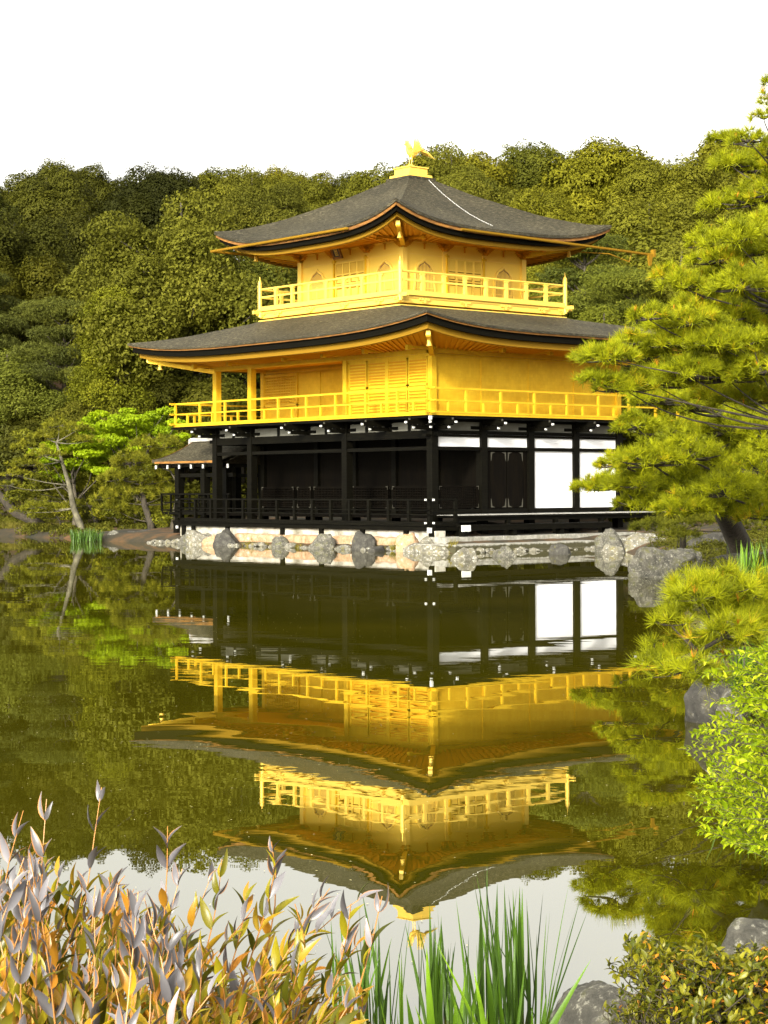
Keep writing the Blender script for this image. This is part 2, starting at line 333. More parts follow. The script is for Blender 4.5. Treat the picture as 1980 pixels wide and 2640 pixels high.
def roof(name_prefix, outer, inner, prof, lay, over, zwall, wall, mats, lift_pow=3.5, nu=40):
    """outer/inner = (x0,x1,y0,y1); prof rows (v, zmid, hip lift)"""
    def corners(rc, ins=0):
        x0, x1, y0, y1 = rc; return [(x0+ins, y0+ins), (x1-ins, y0+ins), (x1-ins, y1-ins), (x0+ins, y1-ins)]
    us = [math.copysign(1-(1-abs(s))**1.4, s) for s in np.linspace(-1, 1, nu+1)]
    prof_v = [p[0] for p in prof]
    m = MB(); lift0 = prof[0][2]; z0 = prof[0][1]
    oc, ic = corners(outer), corners(inner)
    def P(side, u, v, zo=0):
        i, j = side, (side+1) % 4
        zm = np.interp(v, prof_v, [p[1] for p in prof]); lf = np.interp(v, prof_v, [p[2] for p in prof])
        s = (u+1)/2
        a = np.array(oc[i])*(1-v)+np.array(ic[i])*v; b = np.array(oc[j])*(1-v)+np.array(ic[j])*v
        q = a*(1-s)+b*s
        # eaves bow outwards a little at the corners
        return (q[0], q[1], zm + lf*abs(u)**lift_pow + zo)
    vs = np.linspace(0, 1, 22)
    for side in range(4):
        b = len(m.v)
        for v in vs:
            for u in us: m.v.append(P(side, u, v))
        n = len(us)
        for a in range(len(vs)-1):
            for c in range(n-1): m.f.append((b+a*n+c, b+a*n+c+1, b+(a+1)*n+c+1, b+(a+1)*n+c))
        # shingle edge
        b = len(m.v); t = lay[0]
        for u in us:
            x, y, z = P(side, u, 0); m.v.append((x, y, z)); m.v.append((x, y, z-t))
        for c in range(n-1): m.f.append((b+2*c, b+2*c+1, b+2*c+3, b+2*c+2))
    rf = m.build(name_prefix, mats[0], PAV, smooth=True)
    mod = rf.modifiers.new('e', 'EDGE_SPLIT'); mod.split_angle = R(28)
    def ring(ins0, ins1, zt, zb, nm, mt, parent):
        g = MB(); c0, c1 = corners(outer, ins0), corners(outer, ins1)
        for side in range(4):
            i, j = side, (side+1) % 4; b = len(g.v)
            for u in us:
                s = (u+1)/2; q0 = np.array(c0[i])*(1-s)+np.array(c0[j])*s; q1 = np.array(c1[i])*(1-s)+np.array(c1[j])*s
                z = z0 + lift0*abs(u)**lift_pow
                g.v += [(q0[0],q0[1],z+zt),(q0[0],q0[1],z+zb),(q1[0],q1[1],z+zb),(q1[0],q1[1],z+zt)]
            for c in range(len(us)-1):
                for k in range(4): g.f.append((b+4*c+k, b+4*c+(k+1)%4, b+4*c+4+(k+1)%4, b+4*c+4+k))
        return g.build(nm, mt, parent)
    t0, t1, t2, t3 = lay
    ring(.045, .6, -t0+.002, -t0-t1, 'eave_edge', mats[1], rf)
    ring(.14, .7, -t0-t1+.002, -t0-t1-t2, 'eave_board', EDGEB, rf)
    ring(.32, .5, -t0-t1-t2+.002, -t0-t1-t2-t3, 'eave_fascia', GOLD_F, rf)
    # soffit with rafters: from inset .45 at the eave to the wall
    g = MB(); g2 = MB(); c0 = corners(outer, .5); c1 = corners(wall, 0); ze = -t0-t1-t2-t3*.55
    for side in range(4):
        i, j = side, (side+1) % 4; b = len(g.v)
        def q(u, k):
            s = (u+1)/2; A = np.array(c0[i])*(1-s)+np.array(c0[j])*s; B = np.array(c1[i])*(1-s)+np.array(c1[j])*s
            zz = (z0+lift0*abs(u)**lift_pow+ze)*(1-k)+zwall*k; pt = A*(1-k)+B*k; return (pt[0], pt[1], zz)
        ks = (0, .33, .66, 1)
        for k in ks:
            for u in us: g.v.append(q(u, k))
        n = len(us)
        for a in range(3):
            for c in range(n-1): g.f.append((b+a*n+c, b+a*n+c+1, b+(a+1)*n+c+1, b+(a+1)*n+c))
        L = math.dist(c0[i], c0[j]); nr_ = int(L/.26)
        for k in range(nr_+1):
            u = -1+2*k/nr_; p0, p1 = Vector(q(u*.995, .01)), Vector(q(u*.995, .99)); tdir = (p1-p0).normalized(); sd_ = tdir.cross(Vector((0,0,1))).normalized()*.035
            dn = Vector((0,0,-.04)); g2.add([p0-sd_, p0+sd_, p1+sd_, p1-sd_, p0-sd_+dn, p0+sd_+dn, p1+sd_+dn, p1-sd_+dn], [(4,5,6,7),(0,1,5,4),(1,2,6,5),(2,3,7,6),(3,0,4,7)])
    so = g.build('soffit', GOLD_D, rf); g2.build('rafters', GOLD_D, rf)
    for i in range(4):   # hip rafters with pale nosing
        cxx, cyy = (outer[0]+outer[1])/2, (outer[2]+outer[3])/2
        e = Vector((*corners(outer, over[0])[i], z0+lift0-over[1])); wv_ = Vector((*corners(wall)[i], zwall-.12))
        d = (e-wv_); sdv = d.cross(Vector((0,0,1))).normalized()*.075; dn = Vector((0,0,-.15)); hb = MB()
        hb.add([wv_-sdv, wv_+sdv, e+sdv, e-sdv, wv_-sdv+dn, wv_+sdv+dn, e+sdv+dn, e-sdv+dn], [(3,2,1,0),(4,5,6,7),(0,1,5,4),(1,2,6,5),(2,3,7,6),(3,0,4,7)])
        h = hb.build('hip_rafter', GOLD, rf)
        dd = d.normalized(); a = e-dd*.02; b2 = e+dd*.06; s2 = sdv*.85; up_ = Vector((0,0,.012)); dn = dn*.8; nb = MB()
        nb.add([a-s2+up_, a+s2+up_, b2+s2+up_, b2-s2+up_, a-s2+dn*1.2, a+s2+dn*1.2, b2+s2+dn, b2-s2+dn], [(3,2,1,0),(4,5,6,7),(0,1,5,4),(1,2,6,5),(2,3,7,6),(3,0,4,7)])
        nb.build('rafter_nosing', GOLD_L, h)
    return rf, P

# upper roof
w3 = 4.95
o3 = (CX-w3, CX+w3, CY-w3, CY+w3); i3 = (CX-.55, CX+.55, CY-.55, CY+.55)
pts3 = [(4.95,10.45,.62),(4.4,10.66,.43),(3.84,10.88,.35),(3.2,11.16,.27),(2.5,11.52,.22),(1.55,12.06,.12),(.85,12.52,.06),(.55,12.74,0)]
prof3 = [((4.95-a)/4.4, z, l) for a, z, l in pts3]
rf3, P3 = roof('upper_roof', o3, i3, prof3, (.10,.11,.15,.15), (.62,.62), 10.20, (CX-2.75,CX+2.75,CY-2.75,CY+2.75), (SHINGLE, COPPER))
# lower roof
o2 = (-14.0, 2.35, -2.3, 10.78); i2 = (CX-3.8, CX+3.8, CY-3.8, CY+3.8)
prof2 = [(0,6.82,.40),(.2,7.0,.27),(.45,7.24,.15),(.69,7.50,.08),(.94,7.78,.0),(1,7.86,0)]
rf2, P2 = roof('lower_roof', o2, i2, prof2, (.07,.05,.20,.20), (.55,.58), 6.32, (WL,0,0,NL), (SHINGLE, COPPER))
# gutters hung along the upper eaves
def gutter(p, q, parent, mt=GOLD_F):
    m = MB(); p, q = Vector(p), Vector(q); d = (q-p).normalized(); s = d.cross(Vector((0,0,1)))*.045
    pr = [(-1,.035),(-.9,-.02),(-.4,-.045),(.4,-.045),(.9,-.02),(1,.035),(.85,.035),(.3,-.03),(-.3,-.03),(-.85,.035)]
    k = len(pr)
    for e in (p, q):
        for a, b in pr: m.v.append(tuple(e+s*a+Vector((0,0,b))))
    for i in range(k): m.f.append((i,(i+1)%k,k+(i+1)%k,k+i))
    m.f += [tuple(range(k)), tuple(range(2*k-1,k-1,-1))]
    return m.build('gutter', mt, parent)
E3 = w3+.06
g1 = gutter((CX-w3-.1, CY-E3, 10.36), (CX+2.6, CY-E3, 10.36), rf3)
g2_ = gutter((CX+E3, CY-2.2, 10.31), (CX+E3, 11.25, 10.18), rf3)
g3_ = gutter((CX-E3, CY-w3-.1, 10.36), (CX-E3, CY+w3, 10.36), rf3)
m = MB()
for k in range(12):
    x = CX-w3+.5+k*.82
    if x < CX+2.6: part(MB().tube([(x, CY-E3+.03, 10.33), (x, CY-E3+.5, 10.12)], .008, 4), 'gutter_hanger', WOODB, g1)
m = MB()
for k in range(9):
    y = CY-1.9+k*.82; part(MB().tube([(CX+E3-.03, y, 10.28), (CX+E3-.5, y, 10.10)], .008, 4), 'gutter_hanger', WOODB, g2_)
m = MB(); m.add([(-.83,10.95,10.2),(-.83,11.2,10.2),(-.75,11.2,10.2),(-.75,10.95,10.2),(-.83,11.03,9.78),(-.83,11.13,9.78),(-.77,11.13,9.78),(-.77,11.03,9.78)],
    [(3,2,1,0),(4,5,6,7),(0,1,5,4),(1,2,6,5),(2,3,7,6),(3,0,4,7)]).box(-.87,-.72,11.2,11.3,10.1,10.36); part(m, 'gutter_spout', GOLD_F, g2_)
m = MB(); m.tube([(CX+3.7,CY+3.9,10.2),(CX+4.6,CY+5.2,10.12),(CX+4.9,CY+5.9,9.86),(CX+4.9,CY+6.05,10.2)],.02,5); part(m, 'gutter_bracket', GOLD_F, g2_)
# finial pedestal
m = MB().box(CX-.62,CX+.62,CY-.62,CY+.62,12.60,12.80); ped0 = part(m, 'pedestal_skirt', SHINGLE)
m = MB().box(CX-.53,CX+.53,CY-.53,CY+.53,12.80,12.90).box(CX-.56,CX+.56,CY-.56,CY+.56,12.78,12.815).box(CX-.41,CX+.41,CY-.41,CY+.41,12.90,13.17).box(CX-.45,CX+.45,CY-.45,CY+.45,13.14,13.18)
m.box(CX-.02,CX+.02,CY-.418,CY-.40,12.92,13.14).box(CX+.40,CX+.418,CY-.02,CY+.02,12.92,13.14)
m.lathe((CX,CY,13.17), [(.26,0),(.22,.05),(.13,.09),(.09,.12)], 16); part(m, 'finial_pedestal', GOLD_L)

# ---- third storey
def side_frame(k, w):
    """local (s, o) -> world for the four sides: s along, o outwards"""
    def f(s, o):
        return [(CX+s, CY-w-o), (CX+w+o, CY+s), (CX-s, CY+w+o), (CX-w-o, CY-s)][k]
    return f
def fbox(m, f, s0, s1, o0, o1, z0, z1):
    a, b = f(s0, o0), f(s1, o1); return m.box(a[0], b[0], a[1], b[1], z0, z1)
W3 = 2.75
m = MB().box(CX-W3,CX+W3,CY-W3,CY+W3,8.2,10.30); walls3 = part(m, 'upper_wall', GOLD_P)
m = MB()
for k in range(4):
    f = side_frame(k, W3)
    for s in (-.917, .917): fbox(m, f, s-.085, s+.085, -.02, .035, 8.3, 9.93)
    fbox(m, f, -W3-.02, W3+.02, -.01, .02, 9.72, 9.745)
    fbox(m, f, -W3-.02, W3+.02, -.01, .05, 8.28, 8.42)
    fbox(m, f, -W3, W3, -.01, .06, 10.12, 10.2)
for sx in (-1, 1):
    for sy in (-1, 1): m.box(CX+sx*W3-.1, CX+sx*W3+.1, CY+sy*W3-.1, CY+sy*W3+.1, 8.28, 9.95)
part(m, 'wall_frame', GOLD_L, walls3)
def cusped(w, h):
    """half outline of a flame-headed window, bottom to top"""
    P = [(w*1.10, 0), (w*1.02, h*.2), (w*.97, h*.45), (w*.98, h*.56), (w*.90, h*.66), (w*.86, h*.76), (w*.70, h*.85), (w*.60, h*.91), (w*.38, h*.95), (w*.2, h*.985), (0, h*1.05)]
    return P + [(-x, y) for x, y in P[-2::-1]]
for k in range(4):
    f = side_frame(k, W3)
    for s in (-1.83, 1.83):
        zb = 8.42; outer_ = cusped(.47, 1.12); inner_ = [(x*.86, y*.92+.02) for x, y in outer_]
        fr = MB(); n = len(outer_)
        for o in (.0, .055):
            for L in (outer_, inner_):
                for x, y in L: a = f(s+x, o); fr.v.append((a[0], a[1], zb+y))
        for i in range(n-1):
            fr.f += [(2*n+i, 2*n+i+1, 3*n+i+1, 3*n+i), (i, 2*n+i, 2*n+i+1, i+1), (n+i, n+i+1, 3*n+i+1, 3*n+i)]
        wf = part(fr, 'arched_window', GOLD_L, walls3)
        pn = MB()
        for x, y in inner_: a = f(s+x, .008); pn.v.append((a[0], a[1], zb+y))
        pn.f.append(tuple(range(n))); 
        part(pn, 'paper_pane', PAPER, walls3)
        lt = MB()
        for q in range(-6, 7):
            x = q*.062; hh = np.interp(abs(x), [0,.13,.3,.38,.43], [1.03,.96,.85,.70,.5])
            fbox(lt, f, s+x-.011, s+x+.011, .01, .03, zb+.02, zb+hh)
        for zz in (.18, .42, .66): fbox(lt, f, s-.40, s+.40, .012, .027, zb+zz, zb+zz+.02)
        fbox(lt, f, s-.03, s+.03, .01, .035, zb, zb+.55)
        part(lt, 'window_lattice', GOLD_L, walls3)
    dr = MB()
    for q in range(4):
        s0 = -.78+q*.39; z0 = 8.42
        for (a, b) in ((0,.035),(.355,.39)): fbox(dr, f, s0+a, s0+b, .0, .05, z0, 9.70)
        for (a, b) in ((0,.04),(.40,.46),(.50,.55),(.74,.80),(.84,.88),(1.24,1.28)): fbox(dr, f, s0+.035, s0+.355, .0, .05, z0+a, z0+b)
        for j in range(7): x = s0+.06+j*.045; fbox(dr, f, x, x+.018, .005, .03, z0+.88, z0+1.24)
        fbox(dr, f, s0+.07, s0+.32, .0, .02, z0+.08, z0+.36); fbox(dr, f, s0+.07, s0+.32, .0, .02, z0+.59, z0+.71)
    bk_ = MB(); fbox(bk_, f, -.78, .78, -.005, .006, 8.42, 9.70); part(bk_, 'door_backing', GOLD_F, walls3)
    d_ = part(dr, 'panel_doors', GOLD_P, walls3)
    for s in (-.86, .86):
        hg = MB(); fbox(hg, f, s-.05, s+.09, .0, .10, 9.70, 9.78); fbox(hg, f, s-.02, s+.03, .0, .09, 8.42, 9.82); part(hg, 'door_hinge_post', GOLD, walls3)
    for s in (-2.75, -.917, .917, 2.75):    # bracket blocks under the eaves
        b_ = MB(); 
        for lv, (hw, o) in enumerate(((.10,.14),(.24,.22),(.36,.34))):
            z = 9.90+lv*.095; fbox(b_, f, s-hw, s+hw, -.02, .10, z, z+.05); fbox(b_, f, s-.045, s+.045, -.02, o, z, z+.05)
            for x in (-hw, 0, hw): fbox(b_, f, s+x-.045, s+x+.045, -.0, .115, z+.045, z+.09)
            fbox(b_, f, s-.05, s+.05, o-.08, o+.012, z+.045, z+.09)
        fbox(b_, f, s-.05, s+.05, 0, 1.05, 10.13, 10.2); fbox(b_, f, s-.06, s+.06, .95, 1.12, 10.07, 10.22)
        part(b_, 'eave_bracket', GOLD_D, walls3)
    for s in (-1.83, 0, 1.83): b_ = MB(); fbox(b_, f, s-.02, s+.02, 0, .04, 9.92, 10.12); fbox(b_, f, s-.06, s+.06, 0, .06, 10.1, 10.14); part(b_, 'bay_strut', GOLD_D, walls3)
# veranda of the third storey
V3 = 3.80
m = MB().box(CX-V3-.08,CX+V3+.08,CY-V3-.08,CY+V3+.08,8.20,8.27).box(CX-V3+.02,CX+V3-.02,CY-V3+.02,CY+V3-.02,7.95,8.2).box(CX-V3-.04,CX+V3+.04,CY-V3-.04,CY+V3+.04,7.76,7.88)
m.box(CX-V3-.01,CX+V3+.01,CY-V3-.01,CY+V3+.01,8.12,8.165)
ver3 = part(m, 'upper_veranda', GOLD_L)
for k in range(4):
    f = side_frame(k, V3-.02); 
    for s in (-2.75, -.92, .92, 2.75, 3.72, -3.72):
        cl = MB()
        fbox(cl, f, s-.22, s+.22, 0, .05, 8.055, 8.085)
        for x in (-.2, -.07, .07, .2): fbox(cl, f, s+x-.03, s+x+.03, 0, .06, 8.085, 8.12)
        fbox(cl, f, s-.12, s+.12, 0, .055, 8.0, 8.03); fbox(cl, f, s-.04, s+.04, 0, .06, 7.96, 8.05)
        part(cl, 'cloud_bracket', GOLD_L, ver3)
    rl = MB(); f2 = side_frame(k, V3)
    fbox(rl, f2, -V3, V3, -.05, .05, 8.27, 8.36)
    fbox(rl, f2, -V3, V3, -.03, .03, 8.66, 8.72)
    a, b = f2(-V3+.05, 0), f2(V3-.05, 0); rl.tube([(a[0],a[1],8.97),(b[0],b[1],8.97)], .038, 8)
    rail = part(rl, 'railing', GOLD_L, ver3)
    for j in range(1, 8):
        s = -V3+j*2*V3/8; po = MB(); fbox(po, f2, s-.055, s+.055, -.05, .05, 8.36, 8.84); fbox(po, f2, s-.10, s+.10, -.05, .05, 8.895, 8.935); fbox(po, f2, s-.06, s+.06, -.04, .04, 8.84, 8.90)
        part(po, 'rail_post', GOLD_L, rail)
for sx, sy in ((-1,-1),(1,-1),(1,1),(-1,1)):
    x, y = CX+sx*V3, CY+sy*V3; po = MB().lathe((x,y,8.0), [(.075,0),(.075,1.06),(.085,1.07),(.085,1.10),(.07,1.12),(.072,1.2),(.05,1.27),(.02,1.31),(.012,1.40),(.004,1.44)], 12)
    part(po, 'corner_post', GOLD_L, ver3)
    nb = MB()
    nb.box(x, x+sx*.38, y-.05, y+.05, 8.13, 8.25) if sx*sy < 0 or sx > 0 else nb.box(x, x+sx*.38, y-.05, y+.05, 8.13, 8.25)
    nb.box(x-.05, x+.05, y, y+sy*.30, 8.10, 8.22) if sx*sy > 0 else None
    part(nb, 'beam_end', GOLD_L, ver3)

# ---- second storey
Z2 = 4.25
m = MB().box(-4.24,0,0.0,NL,Z2,6.34).box(WL,-4.24,2.12,NL,Z2,6.34)
walls2 = part(m, 'middle_wall', GOLD)
m = MB()
for y in (2.12, 4.24, 6.36): m.box(-.02,.025,y-.035,y+.035,Z2,6.12)
m.box(-.02,.03,-.02,NL+.02,6.08,6.12).box(-.02,.035,0,NL,4.26,4.36)
part(m, 'wall_batten', GOLD, walls2)
m = MB()
for (x, y) in ((0,0),(0,NL),(WL,NL),(-4.24,0),(WL,2.12),(WL,4.24),(WL,6.36)): part(MB().box(x-.1,x+.1,y-.1,y+.1,Z2,6.2), 'wall_post', GOLD, walls2)
for x in (-9.54, WL):
    m = MB().box(x-.11,x+.11,-.11,.11,Z2,6.42); part(m, 'veranda_pillar', GOLD)
m = MB().box(WL-.1,.1,-.12,.12,6.16,6.36).box(-.12,.12,-.12,NL+.1,6.16,6.36).box(WL-.12,WL+.12,-.1,NL,6.20,6.36).box(WL,0,NL-.12,NL+.12,6.16,6.36)
part(m, 'eave_beam', GOLD)
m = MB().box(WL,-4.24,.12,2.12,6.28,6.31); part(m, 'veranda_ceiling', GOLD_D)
# shutters on the south face
edges = [-4.10,-3.13,-2.12,-1.12,-.14]
for i in range(4):
    x0, x1 = edges[i]+.03, edges[i+1]-.03; s = MB().box(x0,x0+.045,-.055,0,4.32,6.08).box(x1-.045,x1,-.055,0,4.32,6.08).box(x0,x1,-.055,0,4.32,4.37).box(x0,x1,-.055,0,6.03,6.08).box(x0,x1,-.055,0,5.17,5.23)
    sh = part(s, 'slatted_shutter', GOLD, walls2); l = MB(); z = 4.42
    while z < 6.0: l.box(x0+.045,x1-.045,-.052,-.022,z,z+.045); z += .098
    part(l, 'shutter_slats', GOLD, sh); part(MB().box(x0,x1,-.02,.0,4.34,6.06), 'shutter_backing', GOLD_D, sh)  # darker gold backing paints the shade in the gaps between slats
m = MB().box(-2.2,-2.05,-.07,.02,Z2,6.12).box(-4.24,0,-.06,0,6.08,6.16); part(m, 'shutter_mullion', GOLD, walls2)
# recessed wall
m = MB(); 
for q in range(19): x = -11.52+q*.102; m.box(x-.016,x+.016,2.06,2.10,5.0,6.02)
for q in range(11): z = 5.0+q*.1; m.box(-11.54,-9.66,2.062,2.098,z,z+.03)
lf = MB().box(-11.58,-9.60,2.05,2.115,6.02,6.10).box(-11.58,-9.60,2.05,2.115,4.92,4.99).box(-11.58,-11.53,2.05,2.115,4.36,6.02).box(-9.66,-9.60,2.05,2.115,4.36,6.02).box(-11.66,-4.24,2.06,2.115,6.13,6.2)
fr_ = part(lf, 'lattice_window', GOLD, walls2); part(m, 'lattice', GOLD, fr_)
bk = MB().box(-11.53,-9.66,2.10,2.118,4.99,6.02); part(bk, 'window_backing', GOLD_D, fr_)
for i in range(4):
    x0 = -9.5+i*1.25; s = MB().box(x0+.02,x0+1.22,2.075,2.115,4.34,6.06); part(s, 'sliding_door', GOLD, walls2)
# veranda 2 and its railing
VW, VE, VS, VN = -13.21, .75, -.75, 9.2
m = MB().box(VW-.1,VE+.03,VS-.03,VN,4.19,4.25); ver2 = part(m, 'middle_veranda', GOLD)
m = MB().box(VW-.35,VE-.02,VS+.02,VN-.05,4.11,4.185); part(m, 'veranda_edge_beam', WOODB, ver2)
def rail2(p0, p1, n, ext0=.25, ext1=.25, dz=0, first=0):
    p0, p1 = Vector(p0), Vector(p1); d = (p1-p0).normalized(); rl = MB()
    a = p0-d*ext0; b = p1+d*ext1; al = abs(d.x) > .5
    def hb(z0, z1, w_, a=a, b=b):
        if al: rl.box(a.x,b.x,p0.y-w_,p0.y+w_,z0,z1)
        else: rl.box(p0.x-w_,p0.x+w_,a.y,b.y,z0+dz,z1+dz)
    hb(4.253,4.31,.05); hb(4.62,4.67,.032); hb(4.99,5.05,.035)
    rl_ = part(rl, 'railing', GOLD, ver2)
    for i in range(n+1):
        q = p0.lerp(p1, i/n)
        if i >= first: h = MB().box(q.x-.036,q.x+.036,q.y-.036,q.y+.036,4.31,4.99); part(h, 'rail_post', GOLD, rl_)
        if i < n: q = p0.lerp(p1, (i+.5)/n); h = MB().box(q.x-.034,q.x+.034,q.y-.034,q.y+.034,4.31,4.62); part(h, 'short_post', GOLD, rl_)
    return rl_
rail2((VW,VS,0),(VE,VS,0),9); rail2((VE,VS,0),(VE,8.25,0),6,.25,1.0,.006,1); rail2((VW,VS,0),(VW,VN,0),6,.25,.25,.006,1)
m = MB().box(VE-.032,VE+.032,9.26,10.9,4.626,4.676).box(VE-.05,VE+.05,9.26,10.9,4.2,4.26)
for y in (9.6,10.75): m.box(VE-.04,VE+.04,y-.04,y+.04,4.26,4.70)
part(m, 'low_rail', GOLD, ver2)
for s, xs in (('S', (0,-2.12,-4.24,-6.36,-9.54,WL)), ('E', (2.12,4.24,6.36,NL))):   # small gold eave brackets
    for q in xs:
        b_ = MB()
        if s == 'S': b_.box(q-.05,q+.05,-1.0,0,6.28,6.35).box(q-.065,q+.065,-1.06,-.9,6.22,6.38).box(q-.3,q+.3,-.14,-.08,6.26,6.34)
        else: b_.box(0,1.0,q-.05,q+.05,6.28,6.35).box(.9,1.06,q-.065,q+.065,6.22,6.38).box(.08,.14,q-.3,q+.3,6.26,6.34)
        part(b_, 'eave_bracket', GOLD)

# ---- first storey
ZF = 1.08
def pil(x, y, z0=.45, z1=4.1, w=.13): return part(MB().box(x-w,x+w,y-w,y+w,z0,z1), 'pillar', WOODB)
for x in (0,-4.24,-9.54,WL): pil(x, 0)
for x in (0,): 
    for y in (2.12,4.24,6.36,NL): pil(x, y)
for x in (-2.12,-4.24,-6.36,-8.48,WL): pil(x, 2.12, w=.11)
pil(WL, 4.24); pil(WL, 6.36); pil(WL, NL)
m = MB()   # beams
for z0, z1, w_ in ((3.64,3.75,.10),(3.13,3.24,.11),(1.14,1.26,.10),(4.03,4.11,.12)):
    m.box(-w_,w_,0,NL,z0,z1)
m.box(WL,0,-.11,.11,3.50,3.75).box(WL,0,-.10,.10,3.13,3.24).box(WL-.12,WL+.12,0,NL,3.5,3.75)
m.box(WL-.35,.35,-.09,.09,3.57,3.69).box(-.09,.09,-.35,NL+.35,3.55,3.63)
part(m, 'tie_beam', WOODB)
m = MB().box(WL-.2,.12,0,NL,.98,1.08); part(m, 'main_floor', WOODD)
m = MB().box(WL,-.02,2.14,2.2,1.1,4.0).box(WL,-.1,.2,2.12,3.9,4.0); part(m, 'inner_wall', WOODD)
m = MB().box(-.04,-.03,2.12,4.24,1.2,3.13); part(m, 'wall_board', WOODD)
ups = []
for i in range(4):
    y0, y1 = 2.12*i+.13, 2.12*(i+1)-.13
    part(MB().box(-.02,.03,y0,y1,3.24,3.64), 'plaster_panel', PLASTER)
    part(MB().box(-.02,.02,y0,y1,3.75,4.03), 'plaster_panel', PLGREY)
    if i >= 2: part(MB().box(-.02,.03,y0,y1,1.26,3.13), 'plaster_panel', PLASTER)
for i, (xa, xb) in enumerate(((-4.24,-2.12),(-2.12,0),(-6.36,-4.24),(-9.54,-6.36),(WL,-9.54))):
    part(MB().box(xa+.2,xb-.2,-.02,.02,3.75,4.03), 'plaster_panel', PLGREY)
    mid = (xa+xb)/2; part(MB().box(mid-.06,mid+.06,-.05,.04,3.75,4.03), 'panel_strut', WOODB)
# south lattice panels and east openings
def lattice(x0, x1, y, z0=1.26, z1=2.0, ax='x'):
    fr = MB(); g = MB()
    B = (lambda m, a, b, z_0, z_1, t: m.box(a,b,y-t,y+t,z_0,z_1)) if ax == 'x' else (lambda m, a, b, z_0, z_1, t: m.box(y-t,y+t,a,b,z_0,z_1))
    for a, b in ((x0,x0+.05),(x1-.05,x1)): B(fr,a,b,z0,z1,.03)
    for a, b in ((z0,z0+.05),(z1-.05,z1)): B(fr,x0,x1,a,b,.03)
    f_ = part(fr, 'low_lattice_panel', WOODD)
    k = x0+.08
    while k < x1-.05: B(g,k,k+.02,z0,z1,.02); k += .085
    k = z0+.08
    while k < z1-.05: B(g,x0,x1,k,k+.02,.022); k += .085
    part(g, 'lattice_bars', WOODD, f_)
    for ix in (0, 1):
        for iz in (0, 1):
            mt = MB(); xx = x0 if ix == 0 else x1-.10; zz = z0 if iz == 0 else z1-.025; B(mt, xx, xx+.10, zz, zz+.02, .033)
            xx = x0 if ix == 0 else x1-.02; zz = z0 if iz == 0 else z1-.12; B(mt, xx, xx+.018, zz, zz+.12, .034); part(mt, 'metal_corner', METAL, f_)
    return f_
for a in (-11.5,-9.38,-8.42,-6.28,-4.14,-2.02):
    lattice(a, min(a+1.9, -.15) if a != -9.38 else -8.6, 1.9)
lattice(.25, 1.95, 0, 1.3, 2.0, 'y')
for y0 in (2.46, 3.22):    # plank doors with metal corner plates
    d = MB().box(-.02,.03,y0,y0+.72,1.28,3.1); dd = part(d, 'plank_door', WOODD)
    for zc, sg in ((1.30,1),(3.08,-1)):
        for sx in (0, 1):
            xx = y0+.02 if sx == 0 else y0+.70; s_ = 1 if sx == 0 else -1
            b_ = MB().add([(.034,xx,zc),(.034,xx+s_*.20,zc),(.034,xx+s_*.06,zc+sg*.05),(.034,xx+s_*.03,zc+sg*.25),(.034,xx,zc+sg*.30)], [(0,1,2,3,4)]); part(b_, 'door_metalwork', METAL, dd)
m = MB().box(-.04,.04,2.24,2.44,1.26,3.13).box(-.04,.04,3.96,4.12,1.26,3.13); part(m, 'door_jamb', WOODD)
# bracket arms with white painted ends
for (x, y, dx, dy) in [(q, 0, 0, -1) for q in (0,-2.12,-4.24,-6.36,-9.54,WL)] + [(0, q, 1, 0) for q in (0,2.12,4.24,6.36,NL)] + [(0,0,.75,-.75)]:
    b_ = MB(); dv = Vector((dx, dy, 0)); sv_ = Vector((-dy, dx, 0)).normalized()
    def arm(z0, z1, L, hw):
        a = Vector((x, y, 0)); e = a+dv*L; s = sv_*hw
        b_.add([(*(a-s)[:2],z0),(*(a+s)[:2],z0),(*(e+s-dv*.1)[:2],z0),(*(e-s-dv*.1)[:2],z0),(*(a-s)[:2],z1),(*(a+s)[:2],z1),(*(e+s)[:2],z1),(*(e-s)[:2],z1)], [(3,2,1,0),(4,5,6,7),(0,1,5,4),(1,2,6,5),(2,3,7,6),(3,0,4,7)])
    arm(3.76,3.88,.78,.06); arm(3.92,4.04,1.10,.06)
    arm(4.02,4.10,.95,.05)
    s3 = sv_
    for L in (.45,.8): c = Vector((x,y,0))+dv*L; b_.box(c.x-.09,c.x+.09,c.y-.09,c.y+.09,3.88,3.93)
    for hs in (-.45,.45):
        c = Vector((x,y,0))+s3*hs; q = Vector((x,y,0)); b_.box(min(q.x-.05,c.x-.05),max(q.x+.05,c.x+.05),min(q.y-.05,c.y-.05),max(q.y+.05,c.y+.05),3.80,3.9)
    br = part(b_, 'floor_bracket', WOODB)
    for L, zc in ((.80,3.83),(1.12,3.98)):
        c = Vector((x,y,0))+dv*(L-.02); part(MB().box(c.x-.030,c.x+.030,c.y-.030,c.y+.030,zc-.035,zc+.025), 'white_beam_end', WHITE, br)
    t_ = MB()
    for L in (.35,.62,.95): c = Vector((x,y,0))+dv*L; t_.box(c.x-.022,c.x+.022,c.y-.022,c.y+.022,4.05,4.112)
    part(t_, 'metal_clip', METAL, br)
m = MB().box(.71,.79,-.79,-.71,4.02,4.16); part(m, 'white_beam_end', WHITE, ver2)
